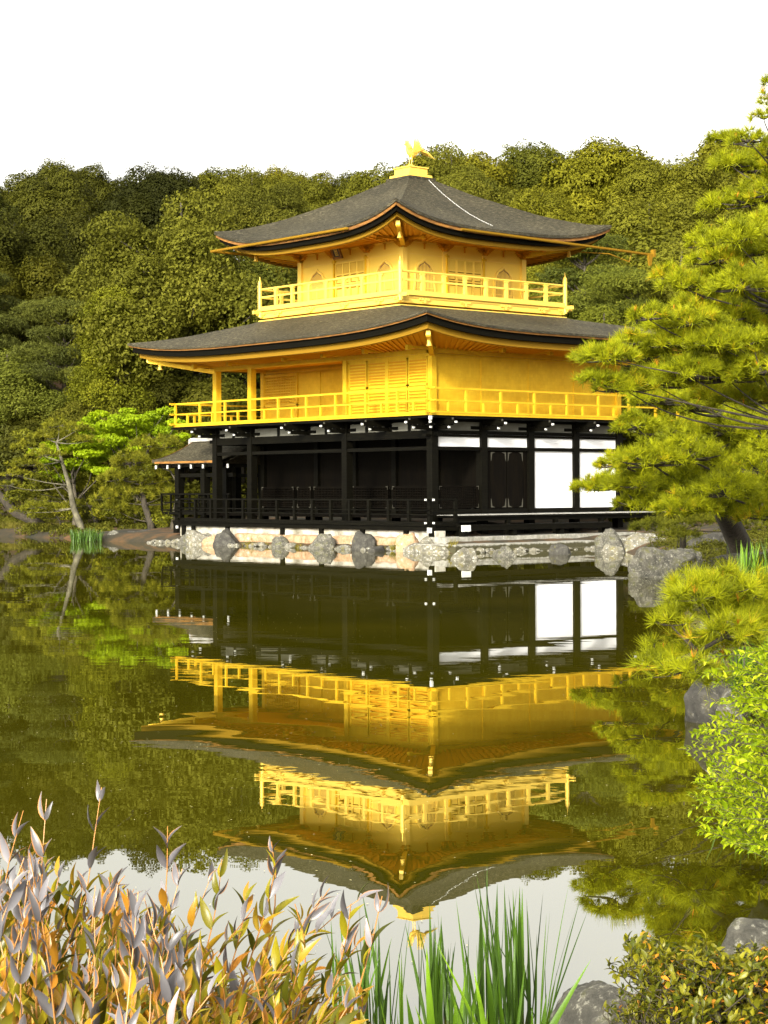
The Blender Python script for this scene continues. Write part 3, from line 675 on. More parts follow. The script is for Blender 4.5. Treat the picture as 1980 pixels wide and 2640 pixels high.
# south deck with railing
DW, DE, DS = -12.41, 1.1, -1.1
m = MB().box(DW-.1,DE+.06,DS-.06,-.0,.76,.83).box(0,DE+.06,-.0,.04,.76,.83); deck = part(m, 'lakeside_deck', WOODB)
m = MB().box(DW-.2,DE+.02,DS-.01,DS+.12,.62,.75).box(DE-.12,DE+.02,DS,.04,.62,.75).box(DW-.1,DE,-.15,-.02,.6,.75); part(m, 'deck_beam', WOODB, deck)
def drail(p0, p1, n, e0=.15, e1=.15, dz=0, first=0):
    p0, p1 = Vector(p0), Vector(p1); d = (p1-p0).normalized(); al = abs(d.x) > .5; rl = MB(); a = p0-d*e0; b = p1+d*e1
    for z0, z1, w_ in ((.832,.90,.045),(1.10,1.135,.025),(1.235,1.27,.025),(1.55,1.60,.04)):
        rl.box(a.x,b.x,p0.y-w_,p0.y+w_,z0,z1) if al else rl.box(p0.x-w_,p0.x+w_,a.y,b.y,z0+dz,z1+dz)
    r0 = part(rl, 'deck_railing', WOODB, deck)
    for i in range(first, n+1):
        q = p0.lerp(p1, i/n); part(MB().box(q.x-.05,q.x+.05,q.y-.05,q.y+.05,.90,1.56), 'rail_post', WOODB, r0)
    return r0
r0 = drail((DW,DS,0),(DE,DS,0),14); r1 = drail((DE,DS,0),(DE,-.05,0),1,.15,.05,.005,1); drail((DW,DS,0),(DW,-.05,0),1,.15,.15,.005,1)
t_ = MB()
for (x, y, z) in ((DW-.19,DS,1.575),(DW-.17,DS,.865),(DE+.17,DS,1.575),(DE+.17,DS,.865),(DE,DS-.17,1.575),(DE,DS-.17,.865)): part(MB().box(x-.028,x+.028,y-.028,y+.028,z-.028,z+.028), 'white_beam_end', WHITE, deck)
part(MB().box(DE-.045,DE+.045,DS-.075,DS+.045,.56,.72), 'white_beam_end', WHITE, deck)
part(MB().box(DW-.24,DW-.17,DS-.04,DS+.02,.52,.62), 'white_beam_end', WHITE, deck)
for x in (-12.3,-11.7,-9.61,-6.44,-4.34,-2.22,-.1,1.08):
    part(MB().box(x-.09,x+.09,-1.06,-.90,.1,.76), 'deck_post', WOODB, deck)
m = MB().box(DW-.45,DW-.2,DS+.0,DS+.2,.35,.78).box(DW-.45,DW,DS-.02,DS+.16,.68,.80); part(m, 'deck_post', WOODB, deck)
# east deck and step bench
m = MB().box(.0,1.12,.045,9.45,1.01,1.075)
ed = part(m, 'east_deck', WOODB)
m = MB()
y = .05
while y < 9.4: m.box(.02,1.15,y,y+.29,1.075,1.10); y += .30
part(m, 'deck_boards', GREYWOOD, ed)
m = MB()
for y in (.1,2.3,4.45,6.6,9.3): m.box(.92,1.06,y-.07,y+.07,.4,1.01)
m.box(.95,1.05,.05,9.3,.90,1.01); part(m, 'deck_post', WOODB, ed)
m = MB().box(1.45,1.80,-.35,6.25,.74,.80).box(1.74,1.79,-.35,6.25,.62,.74); bn = part(m, 'step_bench', WOODB)
m = MB()
for y in (-.2,1.9,4.0,6.15): m.box(1.52,1.74,y-.08,y+.08,.42,.74)
part(m, 'bench_leg', WOODB, bn); part(MB().box(1.72,1.803,-.37,-.05,.60,.79), 'white_beam_end', WHITE, bn)

# ---- annex on the west side
AN = PAV
AX0, AX1, AY0, AY1, AYR = -16.2, -11.9, .3, 3.9, 2.1
m = MB(); n = 16
def az(v): return 3.0+(3.78-3.0)*(v**1.35)
for sgn in (0, 1):
    b = len(m.v)
    for i in range(n+1):
        v = i/n; y = (AY0 + (AYR-AY0)*v) if sgn == 0 else (AY1-(AY1-AYR)*v); z = az(v)
        xo = AX0 - .18*(1-v)**2
        for x, dz in ((xo, .06*(1-v)**2), (AX0+1.2, 0), (AX1, 0)): m.v.append((x, y, z+dz))
        for x, dz in ((xo, .06*(1-v)**2), (AX0+1.2, 0), (AX1, 0)): m.v.append((x, y, z+dz-.12))
    for i in range(n):
        for k in (0, 1): m.f += [(b+6*i+k,b+6*i+k+1,b+6*i+7+k,b+6*i+6+k),(b+6*i+3+k,b+6*i+9+k,b+6*i+10+k,b+6*i+4+k)]
        m.f.append((b+6*i,b+6*i+6,b+6*i+9,b+6*i+3))
    m.f += [(b,b+3,b+4,b+1),(b+1,b+4,b+5,b+2)]
ar = part(m, 'annex_roof', SHINGLE, smooth=True); ar.modifiers.new('e','EDGE_SPLIT').split_angle = R(30)
m = MB()
for i in range(8):
    v0, v1 = i/8, (i+1)/8
    for Y0, s in ((AY0, 1), (AY1, -1)):
        a = (AX0-.185*(1-v0)**2, Y0+s*(1.8)*v0, az(v0)+.06*(1-v0)**2); b = (AX0-.185*(1-v1)**2, Y0+s*1.8*v1, az(v1)+.06*(1-v1)**2)
        m.add([(a[0]-.01,a[1],a[2]+.01),(b[0]-.01,b[1],b[2]+.01),(b[0]-.01,b[1],b[2]-.11),(a[0]-.01,a[1],a[2]-.11),(a[0]+.06,a[1],a[2]+.02),(b[0]+.06,b[1],b[2]+.02)], [(0,1,2,3),(0,4,5,1)])
m.box(AX0,AX1,AY0-.012,AY0+.02,2.90,2.975); part(m, 'roof_edge', COPPER, ar)
part(MB().box(AX0-.1,AX1,AYR-.12,AYR+.12,3.76,3.90).box(AX0-.14,AX0-.02,AYR-.16,AYR+.16,3.60,3.86), 'ridge_cap', GREYWOOD, ar)
m = MB().box(AX0+.1,AX1,AY0+.12,AY0+.24,2.76,2.90)
for i in range(6): m.box(AX0+.1+i*.78,AX0+.2+i*.78,AY0+.06,AYR,2.74,2.86)
part(m, 'annex_beam', WOODB, ar)
for i in range(7): x = AX0-.02+i*.78; part(MB().box(x,x+.05,AY0+.03,AY0+.08,2.70,2.84), 'white_beam_end', WHITE, ar)
for x in (-15.2,-13.5,WL-.45):
    for y in (.75,3.4): part(MB().box(x-.13,x+.13,y-.13,y+.13,.3,2.85), 'annex_post', WOODB)
part(MB().box(-15.2,WL,.68,.82,2.38,2.52).box(-15.2,WL,3.33,3.47,2.38,2.52), 'annex_tie', WOODB)
m = MB().box(-16.1,WL,.5,3.7,.98,1.08); part(m, 'annex_floor', WOODB)
m = MB()
for y in (.55,3.65):
    m.box(-16.1,WL,y-.03,y+.03,1.72,1.78).box(-16.1,WL,y-.03,y+.03,1.42,1.46).box(-16.1,WL,y-.03,y+.03,1.12,1.17)
    for i in range(8): x = -16.1+i*.62; m.box(x-.03,x+.03,y-.03,y+.03,1.08,1.72)
m.box(-16.13,-16.07,.5,3.7,1.72,1.78); part(m, 'annex_railing', WOODB)

# ------------------------------------------------------------------ things on the pavilion
def bell(loc, label, s=1.0):
    t = empty('wind_bell', loc, label, 'wind bell', 'gold wind bells under the roof corners')
    MB().lathe((0,0,-.34*s), [(.085*s,0),(.078*s,.02*s),(.06*s,.06*s),(.055*s,.16*s),(.035*s,.21*s),(.012*s,.23*s)], 12).build('bell_body', GOLD_L, t, smooth=True)
    MB().tube([(0,0,-.12*s),(0,0,.06)], .008, 5).build('bell_hook', GOLD_L, t)
bell((o3[0]+1.05, o3[2]+1.05, 10.32), 'gold bell hanging under the left corner of the top roof')
bell((o3[1]-1.05, o3[2]+1.05, 10.34), 'gold bell under the near corner of the top roof, above the railing jewel')
bell((o3[1]-1.05, o3[3]-1.05, 10.32), 'gold bell hanging under the right corner of the top roof')
bell((o2[0]+.85, o2[2]+.85, 6.62), 'gold bell hanging under the far left tip of the lower roof', 1.1)
bell((o2[1]-.85, o2[2]+.85, 6.60), 'gold bell under the near corner of the lower roof, over the shutters', 1.1)
# name plaque
pq = empty('name_plaque', (-6.1, CY-W3-.45, 10.12), 'small tilted black plaque with gold frame and characters over the south doors', 'plaque')
pq.rotation_euler = (R(-22)*-1 + R(90) - R(90), R(0), 0)
pq.rotation_euler = (R(24), 0, 0)
MB().box(-.18,.18,-.02,.02,-.30,.24).build('board', BLACK, pq)
m = MB().box(-.24,-.17,-.045,.02,-.34,.28).box(.17,.24,-.045,.02,-.34,.28).box(-.24,.24,-.045,.02,.22,.29).box(-.24,.24,-.045,.02,-.36,-.28); m.build('plaque_frame', COPPER, pq)
m = MB().box(-.075,.075,-.03,-.021,-.24,.19).build('centre_strip', GOLD_L, pq)
cu = bpy.data.curves.new('lettering', 'FONT'); cu.body = '究\n竟\n頂'; cu.size = .15; cu.align_x = 'CENTER'; cu.align_y = 'CENTER'; cu.extrude = .002
tmp = bpy.data.objects.new('lettering_curve', cu); COL.objects.link(tmp)
lm = bpy.data.meshes.new_from_object(tmp.evaluated_get(bpy.context.evaluated_depsgraph_get())); bpy.data.objects.remove(tmp)
lm.materials.clear(); lm.materials.append(BLACK); to = bpy.data.objects.new('lettering', lm); COL.objects.link(to); to.parent = pq
to.location = (0, -.034, -.02); to.rotation_euler = (R(90), 0, 0)
# chain on the roof
m = MB()
npt = 60
cpts = []
for i in range(npt):
    t = i/(npt-1); v = 1-t*.93; x = CX+.6+(w3-.6)*(1-v)*1.0
    wv_ = .55+(w3-.55)*(1-v); y = CY+.30-.75*t+.012*math.sin(i*1.7)
    u = (y-CY)/wv_; p = P3(1, u, v, .03); cpts.append(p)
for i in range(npt-1):
    a, b = Vector(cpts[i]), Vector(cpts[i+1]); m.tube([a.lerp(b,.05)+Vector((0,(-1)**i*.015,0)), a.lerp(b,.5)+Vector((0,0,.008)), a.lerp(b,.8)], [.004,.011,.004], 5)
tag(m.build('roof_chain', WHITE), 'pale chain lying down the right-hand slope of the top roof', 'chain')
# phoenix
ph = empty('phoenix_statue', (CX, CY, 13.29), 'gilded bird statue with raised wings and fanned tail on the roof peak', 'bird statue')
def ploft(m, pts, rad, n=9): m.tube(pts, rad, n)
m = MB(); ploft(m, [(0,.22,.30),(0,.12,.34),(0,0,.37),(0,-.1,.42),(0,-.17,.50),(0,-.19,.60),(0,-.21,.665),(0,-.26,.67),(0,-.335,.64)], [.03,.085,.105,.085,.05,.035,.045,.035,.006], 10)
b0 = m.build('body', GOLD_L, ph, smooth=True)
m = MB()
for s in (-1, 1): m.tube([(s*.055,-.01,.32),(s*.06,.0,.16),(s*.06,-.03,0)], [.028,.016,.014], 6); m.tube([(s*.06,-.09,.0),(s*.06,.03,.01)], [.008,.012], 5)
m.build('legs', GOLD_L, ph)
m = MB(); 
for i in range(3): m.tube([(0,-.20,.69),(0,-.19+.03*i,.76),(0,-.15+.05*i,.80)], [.012,.008,.003], 5)
m.build('crest', GOLD_L, ph)
for s in (-1, 1):
    m = MB()
    for i in range(8):
        a = R(60+i*11); L = .62-.035*abs(i-3); bx, by, bz = s*.08, .02+.015*i, .42
        tip = (bx+s*L*.35, by-.18+.06*i+L*.15, bz+L*math.sin(R(72-i*7))); mid = (bx+s*L*.25, (by+tip[1])/2+.03, (bz+tip[2])/2)
        m.tube([(bx,by,bz), mid, tip], [.02,.034,.006], 5)
    m.build('wing', GOLD_L, ph)
m = MB()
for i in range(9):
    s = (i-4)/4; up_ = .62-.07*abs(i-4)+.02*i
    m.tube([(s*.04,.18,.36),(s*.14,.38,.36+.30*(1-i/9)+.1),(s*.24,.62,.40+.28*(1-i/9)),(s*.3,.88,.22+.22*(1-i/9))], [.02,.022,.028,.006], 5)
m.build('tail', GOLD_L, ph)
ph.scale = (.98,.98,1.05)

# ------------------------------------------------------------------ stonework and rocks at the water's edge
def ico(sub):
    import bmesh
    bm = bmesh.new(); bmesh.ops.create_icosphere(bm, subdivisions=sub, radius=1); me = bpy.data.meshes.new('tmp'); bm.to_mesh(me); bm.free()
    v = np.empty(len(me.vertices)*3); me.vertices.foreach_get('co', v); f_ = np.array([p.vertices[:] for p in me.polygons]); bpy.data.meshes.remove(me); return v.reshape(-1,3), f_
ICO = {k: ico(k) for k in (4, 5)}
def rock(loc, size, label, mt=ROCK, seed=0, rz=0, sub=4, rough=.28, flat_top=None, group=None, square=.2, name='rock', tilt=0, boxy=1.0):
    V, F = ICO[sub]; V = V.copy(); off = Vector((seed*7.3, seed*3.1, seed*1.7))
    if square: V = V*(1-square)+np.clip(V*1.6,-.85,.85)*square
    rg_ = np.random.default_rng(int(seed*97)+3)
    for _ in range(13):       # cleavage planes
        nn_ = rg_.normal(size=3); nn_ /= np.linalg.norm(nn_); o_ = rg_.uniform(.58,.86); dd_ = V @ nn_; V = V-np.outer(np.clip(dd_-o_, 0, None)*.88, nn_)
    out = np.empty_like(V)
    for i, p in enumerate(V):
        q = Vector(p); n1 = noise.noise(q*1.1+off); n2 = noise.noise(q*2.6+off*2); n3 = noise.ridged_multi_fractal(q*2.2+off, .9, 2.1, 4, 1.0, 2.0); n4 = noise.noise(q*9+off)
        out[i] = np.array(p)*(1+rough*(n1*1.3+n2*.6)+rough*.22*(n3-1)+rough*.16*n4)
    if flat_top is not None: out[:,2] = np.where(out[:,2] > flat_top, flat_top+(out[:,2]-flat_top)*.25, out[:,2])
    lo, hi = out.min(0), out.max(0); out = (out-(lo+hi)/2)/((hi-lo)/2)
    out = np.sign(out)*np.abs(out)**np.array([.95*boxy,.95*boxy,.80*boxy])
    out = out*np.array(size)
    o = np_mesh(name, out, F, mt, smooth=True); o.location = loc; o.rotation_euler = (tilt, tilt*.5, rz)
    return tag(o, label, name.replace('_', ' '), group)

def block(x0, x1, y, z0, z1, mt, label, seed, name='stone_block', depth=.5, group=None, cat='stone block'):
    """roughly dressed block: subdivided, jittered, softened"""
    nx = max(3, int((x1-x0)/.12)); nz = 5; ny = 4
    m = MB(); vs = {}
    def P(i, j, k):
        if (i,j,k) not in vs:
            q = Vector((x0+(x1-x0)*i/nx, y+depth*j/ny, z0+(z1-z0)*k/nz)); e = sum((a in (0, b)) for a, b in ((i,nx),(j,ny),(k,nz)))
            c = Vector(((x0+x1)/2, y+depth/2, (z0+z1)/2)); d = Vector((noise.noise(q*4+Vector((seed,0,0))), noise.noise(q*4+Vector((0,seed,0))), noise.noise(q*3+Vector((0,0,seed)))))
            q = q+d*.045
            if e >= 2: q = q+(c-q).normalized()*.025*e
            vs[(i,j,k)] = len(m.v); m.v.append(tuple(q))
        return vs[(i,j,k)]
    for i in range(nx):
        for k in range(nz): m.f += [(P(i,0,k),P(i+1,0,k),P(i+1,0,k+1),P(i,0,k+1)), (P(i,ny,k),P(i,ny,k+1),P(i+1,ny,k+1),P(i+1,ny,k))]
        for j in range(ny): m.f += [(P(i,j,nz),P(i+1,j,nz),P(i+1,j+1,nz),P(i,j+1,nz)), (P(i,j,0),P(i,j+1,0),P(i+1,j+1,0),P(i+1,j,0))]
    for j in range(ny):
        for k in range(nz): m.f += [(P(0,j,k),P(0,j,k+1),P(0,j+1,k+1),P(0,j+1,k)), (P(nx,j,k),P(nx,j+1,k),P(nx,j+1,k+1),P(nx,j,k+1))]
    return tag(m.build(name, mt, smooth=True), label, cat, group)

def xs(px, y=-1.4):   # x on the line y=const seen under a given column of the south front
    d = px_ray(px, 1400); t = (y-CAM[1])/d[1]; return CAM[0]+d[0]*t
# white plinth below the deck
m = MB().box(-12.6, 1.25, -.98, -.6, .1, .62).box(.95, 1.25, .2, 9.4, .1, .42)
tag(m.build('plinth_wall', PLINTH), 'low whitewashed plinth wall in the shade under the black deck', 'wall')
seg = [(609,705),(742,806),(853,911),(953,1036)]
for i, (a, b) in enumerate(seg):
    block(xs(a)-.25, xs(b)+.25, -1.34, -.35, .40, ROCKO, ['long orange stone block left of the thin deck post, under the white plinth','short orange stone block between the thin post and the tilted dark boulder','pale orange stone block between two grey boulders under the deck','orange stone block left of the reddish boulder near the deck corner'][i], i*3.7, group='orange retaining blocks along the south edge')
def shore_rock(px0, px1, pyt, pyb, label, mt, seed, dy=-1.45, sq=.3, depth=.8, rough=.28, grp=None, d=None, **k):
    if d is None: d = ((np.array([xs((px0+px1)/2, dy), dy])-CAM[:2]) @ FW[:2])
    c = ground_at((px0+px1)/2, d); wdt = (px1-px0)/FPX*d/2; zt = at(0, pyt+5, d)[2]; zb = at(0, pyb, d)[2]
    zc = -.25; return rock((c[0], c[1], zc), (wdt*1.42, max(wdt*1.0, .34)*depth, (zt-zc)*1.0), label, mt, seed, rz=random.uniform(-.35,.35)+(math.pi/2-AL), square=sq, rough=rough, group=grp, name='boulder', **k)
S_ROCKS = [(455,520,1368,1406,'rounded pale boulder at the left end of the plinth',ROCK),(488,548,1362,1408,'upright cream and grey boulder under the second deck post',ROCKL),
 (528,572,1376,1408,'small stack of pinkish stones right of the upright cream boulder',ROCKO),(560,612,1360,1410,'leaning furrowed grey boulder left of the long orange block',ROCKD),
 (706,744,1378,1414,'squat grey boulder behind the thin deck post',ROCK),(800,856,1374,1420,'slanting grey boulder left of the middle orange block',ROCK),
 (906,958,1368,1424,'tall dark boulder carrying a deck post below the middle of the railing',ROCKD),(944,984,1406,1436,'low dark boulder half in the water at the foot of the tall dark one',ROCKD),
 (1030,1078,1372,1426,'reddish pointed boulder under the last thin deck post',ROCKO),(1048,1100,1398,1432,'pale sloping boulder beside the reddish pointed one',ROCKL),
 (1084,1128,1382,1400,'flat stone under the corner post with the white end',ROCKL),(1078,1190,1404,1434,'long mossy pale stone at the left front of the landing',ROCKL)]
for i, (a, b, t, bo, lb, mt) in enumerate(S_ROCKS): shore_rock(a, b, t, bo, lb, mt, 11+i*2.3, dy=-1.78 if i not in (7,10) else (-2.3 if i == 7 else -1.4), sq=.35, rough=.20)
# landing slab and ledges on the east side
m = MB()
def slabs(x0, x1, y0, y1, z0, z1, n, label, name, mt=SLAB):
    t = empty(name, ((x0+x1)/2, (y0+y1)/2, z0), label, 'stone landing')
    for i in range(n):
        a = y0+(y1-y0)*i/n; b = y0+(y1-y0)*(i+1)/n
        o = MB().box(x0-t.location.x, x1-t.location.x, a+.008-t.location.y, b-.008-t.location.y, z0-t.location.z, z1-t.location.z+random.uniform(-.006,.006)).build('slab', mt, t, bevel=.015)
    return t
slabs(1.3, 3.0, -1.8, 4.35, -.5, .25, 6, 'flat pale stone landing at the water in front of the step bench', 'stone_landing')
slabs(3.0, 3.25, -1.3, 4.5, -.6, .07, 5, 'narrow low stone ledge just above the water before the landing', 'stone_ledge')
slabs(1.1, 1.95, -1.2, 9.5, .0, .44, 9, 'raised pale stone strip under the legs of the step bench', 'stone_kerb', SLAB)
E_ROCKS = [(1165,1222,1412,1443,50.9,'white topped boulder in the water at the left of the landing',ROCKL),(1273,1332,1406,1437,52.6,'blocky grey boulder in the water in front of the middle of the landing',ROCK),
 (1421,1477,1402,1431,54.4,'dark fibrous boulder in the water at the right part of the landing',ROCKD),(1539,1604,1363,1425,56.0,'tall rounded grey boulder at the right end of the landing',ROCK),
 (1555,1600,1404,1428,55.2,'small pale boulder at the foot of the tall rounded one',ROCKL),(1602,1690,1375,1424,56.2,'broad white speckled boulder right of the tall rounded one',ROCKL),
 (1688,1716,1384,1418,56.8,'narrow yellowish stone between the speckled boulder and the dark ones',ROCKL),(1716,1800,1380,1426,54,'dark shaded boulder behind the big foreground rock',ROCKD),
 (1760,1860,1372,1420,50,'dark mossy boulder at the foot of the leaning pine',ROCKD),(1580,1625,1376,1398,58.5,'small brown stone above the speckled boulder',ROCK)]
for i, (a, b, t, bo, d, lb, mt) in enumerate(E_ROCKS): shore_rock(a, b, t, bo, lb, mt, 51+i*3.1, d=d, sq=.35, rough=.2)
# the two big rocks on the right shore
c = ground_at(1722, 40.6); rock((*c[:2], -.05), (.90, .60, .70), 'big humped lichen grey rock at the right shore with its foot in the water', ROCK, 5.5, rz=math.pi/2-AL, sub=5, rough=.3, square=0, boxy=1.3, name='boulder')
c = ground_at(1888, 39.2); rock((*c[:2], .0), (1.0, .6, .60), 'big smooth dark grey rock right of the humped lichen rock', ROCKD, 9.1, rz=math.pi/2-AL, sub=5, rough=.16, square=0, boxy=1.15, name='boulder')
c = ground_at(1830, 15.5); rock((*c[:2], .1), (.20, .2, .36), 'dark upright rock standing in the water under the low pine branch', ROCKD, 3.3, rz=.2, rough=.22, square=.5, name='boulder')
c = ground_at(1885, 14.6); rock((*c[:2], .15), (.12, .13, .24), 'small pale stone right of the dark upright rock', ROCKL, 4.3, rough=.25, name='boulder')
c = ground_at(1935, 15.0); rock((*c[:2], .45), (.16, .14, .20), 'brownish stone among the green shrub on the right bank', ROCK, 6.3, rough=.25, name='boulder')
c = ground_at(1850, 17.5); rock((*c[:2], .55), (.20, .20, .26), 'glinting rock seen through the low pine branch', ROCKL, 8.3, rough=.3, name='boulder')
c = ground_at(1560, 6.35); rock((*c[:2], .04), (.20, .24, .22), 'rounded lichen stone at the bottom edge between irises and azalea', ROCK, 13.7, rz=.5, sub=5, rough=.18, name='boulder')
c = ground_at(1945, 7.2); rock((*c[:2], .08), (.15, .15, .20), 'small speckled stone behind the azalea at the right edge', ROCK, 14.9, rz=.5, rough=.2, name='boulder')
c = ground_at(1975, 9.4); rock((*c[:2], .3), (.1, .15, .16), 'dark stone at the right edge below the green shrub', ROCKD, 15.9, rz=.5, rough=.2, name='boulder')
# left shore rocks
for i, (a, b, t, bo, d, lb, mt) in enumerate([(266,322,1362,1396,70.8,'domed grey rock with a pale foot at the left tip of the island',ROCK),(326,382,1360,1392,71.5,'shaded blocky rock right of the domed grey one',ROCKD),
 (376,440,1372,1404,69.6,'long dark slanting rock at the left shore before the annex',ROCKD),(424,482,1376,1408,68.8,'mossy slanting rock below the left end of the deck',ROCK),(246,270,1386,1393,71.5,'flat thin stone at the waterline left of the domed rock',ROCKL)]):
    shore_rock(a, b, t, bo, lb, mt, 91+i*2.9, d=d, sq=.2, rough=.25)

# ------------------------------------------------------------------ foliage builders
def unit(v): return v/(np.linalg.norm(v, axis=-1, keepdims=True)+1e-9)
def leaf_quads(C, Nn, L, W, rg, jit=.6, droop=0):
    n = len(C); Nn = unit(Nn+rg.normal(size=(n,3))*jit); t = unit(np.cross(Nn, rg.normal(size=(n,3)))); b = np.cross(Nn, t)
    L = (L*rg.uniform(.6,1.25,n))[:,None]; W_ = (W*rg.uniform(.7,1.2,n))[:,None]
    V = np.stack([C-t*L/2, C+b*W_/2+t*L*.08, C+t*L/2+Nn*L*.06, C-b*W_/2+t*L*.08], 1).reshape(-1,3)
    return V, np.arange(4*n).reshape(-1,4)
def clumps_leaves(cl, per, L, W, rg, flat=1.0, updens=.35, jit=.6, v_cl=.35):
    """cl: list of (center, radius). leaves on a lumpy shell facing outwards"""
    Vs, vv = [], []
    for (c, r) in cl:
        n = int(per*r*r); d = unit(rg.normal(size=(n,3))); d[:,2] = np.where((d[:,2] < 0) & (rg.random(n) < updens), -d[:,2], d[:,2])
        ph = rg.uniform(0,6.28,6); lump = 1+.16*np.sin(d[:,0]*5+ph[0])*np.sin(d[:,1]*5+ph[1])+.12*np.sin(d[:,2]*7+ph[2]+d[:,0]*6)
        rr = r*lump*(1-.35*rg.random(n)**2); sc_ = np.array([1,1,flat]); P = np.array(c)+d*rr[:,None]*sc_
        V, F = leaf_quads(P, unit(d*np.array([1,1,1/flat])+np.array([0,0,.35])), L, W, rg, jit); Vs.append(V)
        a = rg.random(n)*.38+rg.random()*(v_cl+.22); vv.append(np.repeat(a, 4))
    V = np.concatenate(Vs); return V, np.arange(len(V)).reshape(-1,4), np.concatenate(vv)
def curve3(a, b, bend, n=5):
    a, b = np.array(a, float), np.array(b, float); m_ = (a+b)/2+np.array(bend); return [tuple((1-t)**2*a+2*t*(1-t)*m_+t*t*b) for t in np.linspace(0,1,n)]

def make_tree(kind, seed, H, Rr, ncl, clr, per, L, W, fmat, bmat=BARK, base=.25, flat=1.0, shape='dome', trunk_r=.28, jit=.36, limbs=True, name='tree', lean=(0,0), tiers=None):
    rg = np.random.default_rng(seed); t = empty(name, (0,0,0), 'tree', 'tree')
    cl = []
    for i in range(ncl):
        if shape == 'dome':
            d = unit(rg.normal(size=3)); d[2] = abs(d[2])*1.0-.25*rg.random(); rad = rg.uniform(.55, 1.0)
            p = np.array([d[0]*Rr*rad, d[1]*Rr*rad, H*(base+(1-base)*.42)+d[2]*rad*H*(1-base)*.52])
        elif shape == 'cone':
            u = (i+rg.random())/ncl; a = rg.uniform(0,6.28); rr = Rr*(1-u)**.8*rg.uniform(.55,1.0)+.15
            p = np.array([math.cos(a)*rr, math.sin(a)*rr, H*(base+(1-base)*u)])
        elif shape == 'pads':
            k = tiers or 6; lv = i % k; u = (lv+.5)/k; a = rg.uniform(0,6.28); rr = Rr*(1-.75*u)*math.sqrt(rg.uniform(.05,1))
            p = np.array([math.cos(a)*rr, math.sin(a)*rr, H*(base+(1-base)*u)+rg.uniform(-.12,.12)*H/k])
        p[:2] += np.array(lean)*p[2]/H; cl.append((p, clr*rg.choice([.55,.75,.95,1.2,1.5], p=[.2,.25,.25,.2,.1])))
    V, F, vv = clumps_leaves(cl, per, L, W, rg, flat, jit=jit)
    np_mesh('crown', V, F, fmat, t, {'v': vv})
    m = MB(); top = (lean[0]*.9, lean[1]*.9, H*.93); tp = curve3((0,0,-.4), top, (rg.uniform(-.4,.4), rg.uniform(-.4,.4), 0), 9); m.tube(tp, [trunk_r*(1-.85*i/8) for i in range(9)], 8)
    if limbs:
        for (c, r) in cl[::max(1, len(cl)//34)]:
            zz = max(c[2]-.25*np.linalg.norm(c[:2])-.6, H*base*.6); k = min(zz/H, .9); s = (lean[0]*k, lean[1]*k, zz)
            m.tube(curve3(s, c, (0,0,-.25), 5), [trunk_r*.30, trunk_r*.22, trunk_r*.16, trunk_r*.1, .02], 5)
    m.build('trunk', bmat, t, smooth=True)
    return t

# ------------------------------------------------------------------ trees of the wooded hill
PROTO = {
 'A': make_tree('A', 1, 11.5, 4.6, 52, 1.40, 1000, .20, .13, F_BROAD, base=.22, name='broadleaf_tree'),
 'B': make_tree('B', 2, 12.5, 4.0, 54, 1.15, 1150, .19, .12, F_BROAD, base=.25, name='broadleaf_tree'),
 'C': make_tree('C', 3, 10.0, 5.2, 50, 1.50, 900, .20, .13, F_BROAD, base=.2, flat=.75, name='broadleaf_tree'),
 'D': make_tree('D', 4, 14.0, 3.6, 74, 1.15, 900, .18, .09, F_WISP, BARKG, base=.12, shape='cone', flat=.7, trunk_r=.3, jit=.9, name='feathery_tree'),
 'E': make_tree('E', 5, 12.5, 3.6, 64, 1.15, 1100, .24, .04, F_PDARK, BARKG, base=.25, shape='pads', flat=.42, trunk_r=.25, jit=1.0, name='pine_tree', tiers=7),
 'F': make_tree('F', 6, 13.0, 4.4, 64, 1.25, 950, .18, .10, F_WISP, BARKG, base=.15, flat=.85, jit=.8, name='feathery_tree'),
}
for k in PROTO: PROTO[k]['_u'] = 0
TREES = []
used_proto = set()
def plant(kind, px, d, s, color, label, group, sz=1.0, rz=None, cat='tree', dz=0):
    if kind in used_proto:
        o = copy_tree(PROTO[kind])
    else:
        o = PROTO[kind]; used_proto.add(kind)
    g = ground_at(px, d); z = float(terrain_z((px-990)/FPX*d, d)[0])
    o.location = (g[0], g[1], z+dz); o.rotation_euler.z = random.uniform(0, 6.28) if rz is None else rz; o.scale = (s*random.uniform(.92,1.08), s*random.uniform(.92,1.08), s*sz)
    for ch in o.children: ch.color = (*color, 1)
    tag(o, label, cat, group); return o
# skyline height (photo rows) across the width, used to size the trees on the ridge
SKX = [-200,0,70,120,230,290,395,415,450,480,515,570,620,670,740,840,880,960,1000,1110,1190,1290,1385,1468,1550,1610,1670,1720,1770,1860,1980,2200]
SKY_ = [480,472,455,420,420,436,455,430,415,425,465,432,436,450,432,440,466,448,430,400,382,376,380,388,382,418,408,425,415,372,340,330]
WHERE = [(-300,'at the left edge'),(130,'left of the lower roof tip'),(330,'above the tip of the lower roof'),(520,'at the left tip of the top roof'),(690,'left of the top storey'),(880,'behind the left slope of the top roof'),
 (1060,'just right of the gilded bird'),(1240,'above the middle of the right roof slope'),(1420,'above the right tip of the top roof'),(1600,'right of the top roof tip'),(1780,'behind the near pine on the right'),(1950,'at the far right edge')]
def where(px):
    w_ = WHERE[0][1]
    for a, b in WHERE:
        if px >= a-60: w_ = b
    return w_
ADJ = {'A':'rounded bushy tree','B':'tall billowing tree','C':'broad domed tree','D':'pointed feathery tree','E':'layered pine','F':'loose fine leaved tree'}
cnt = {}
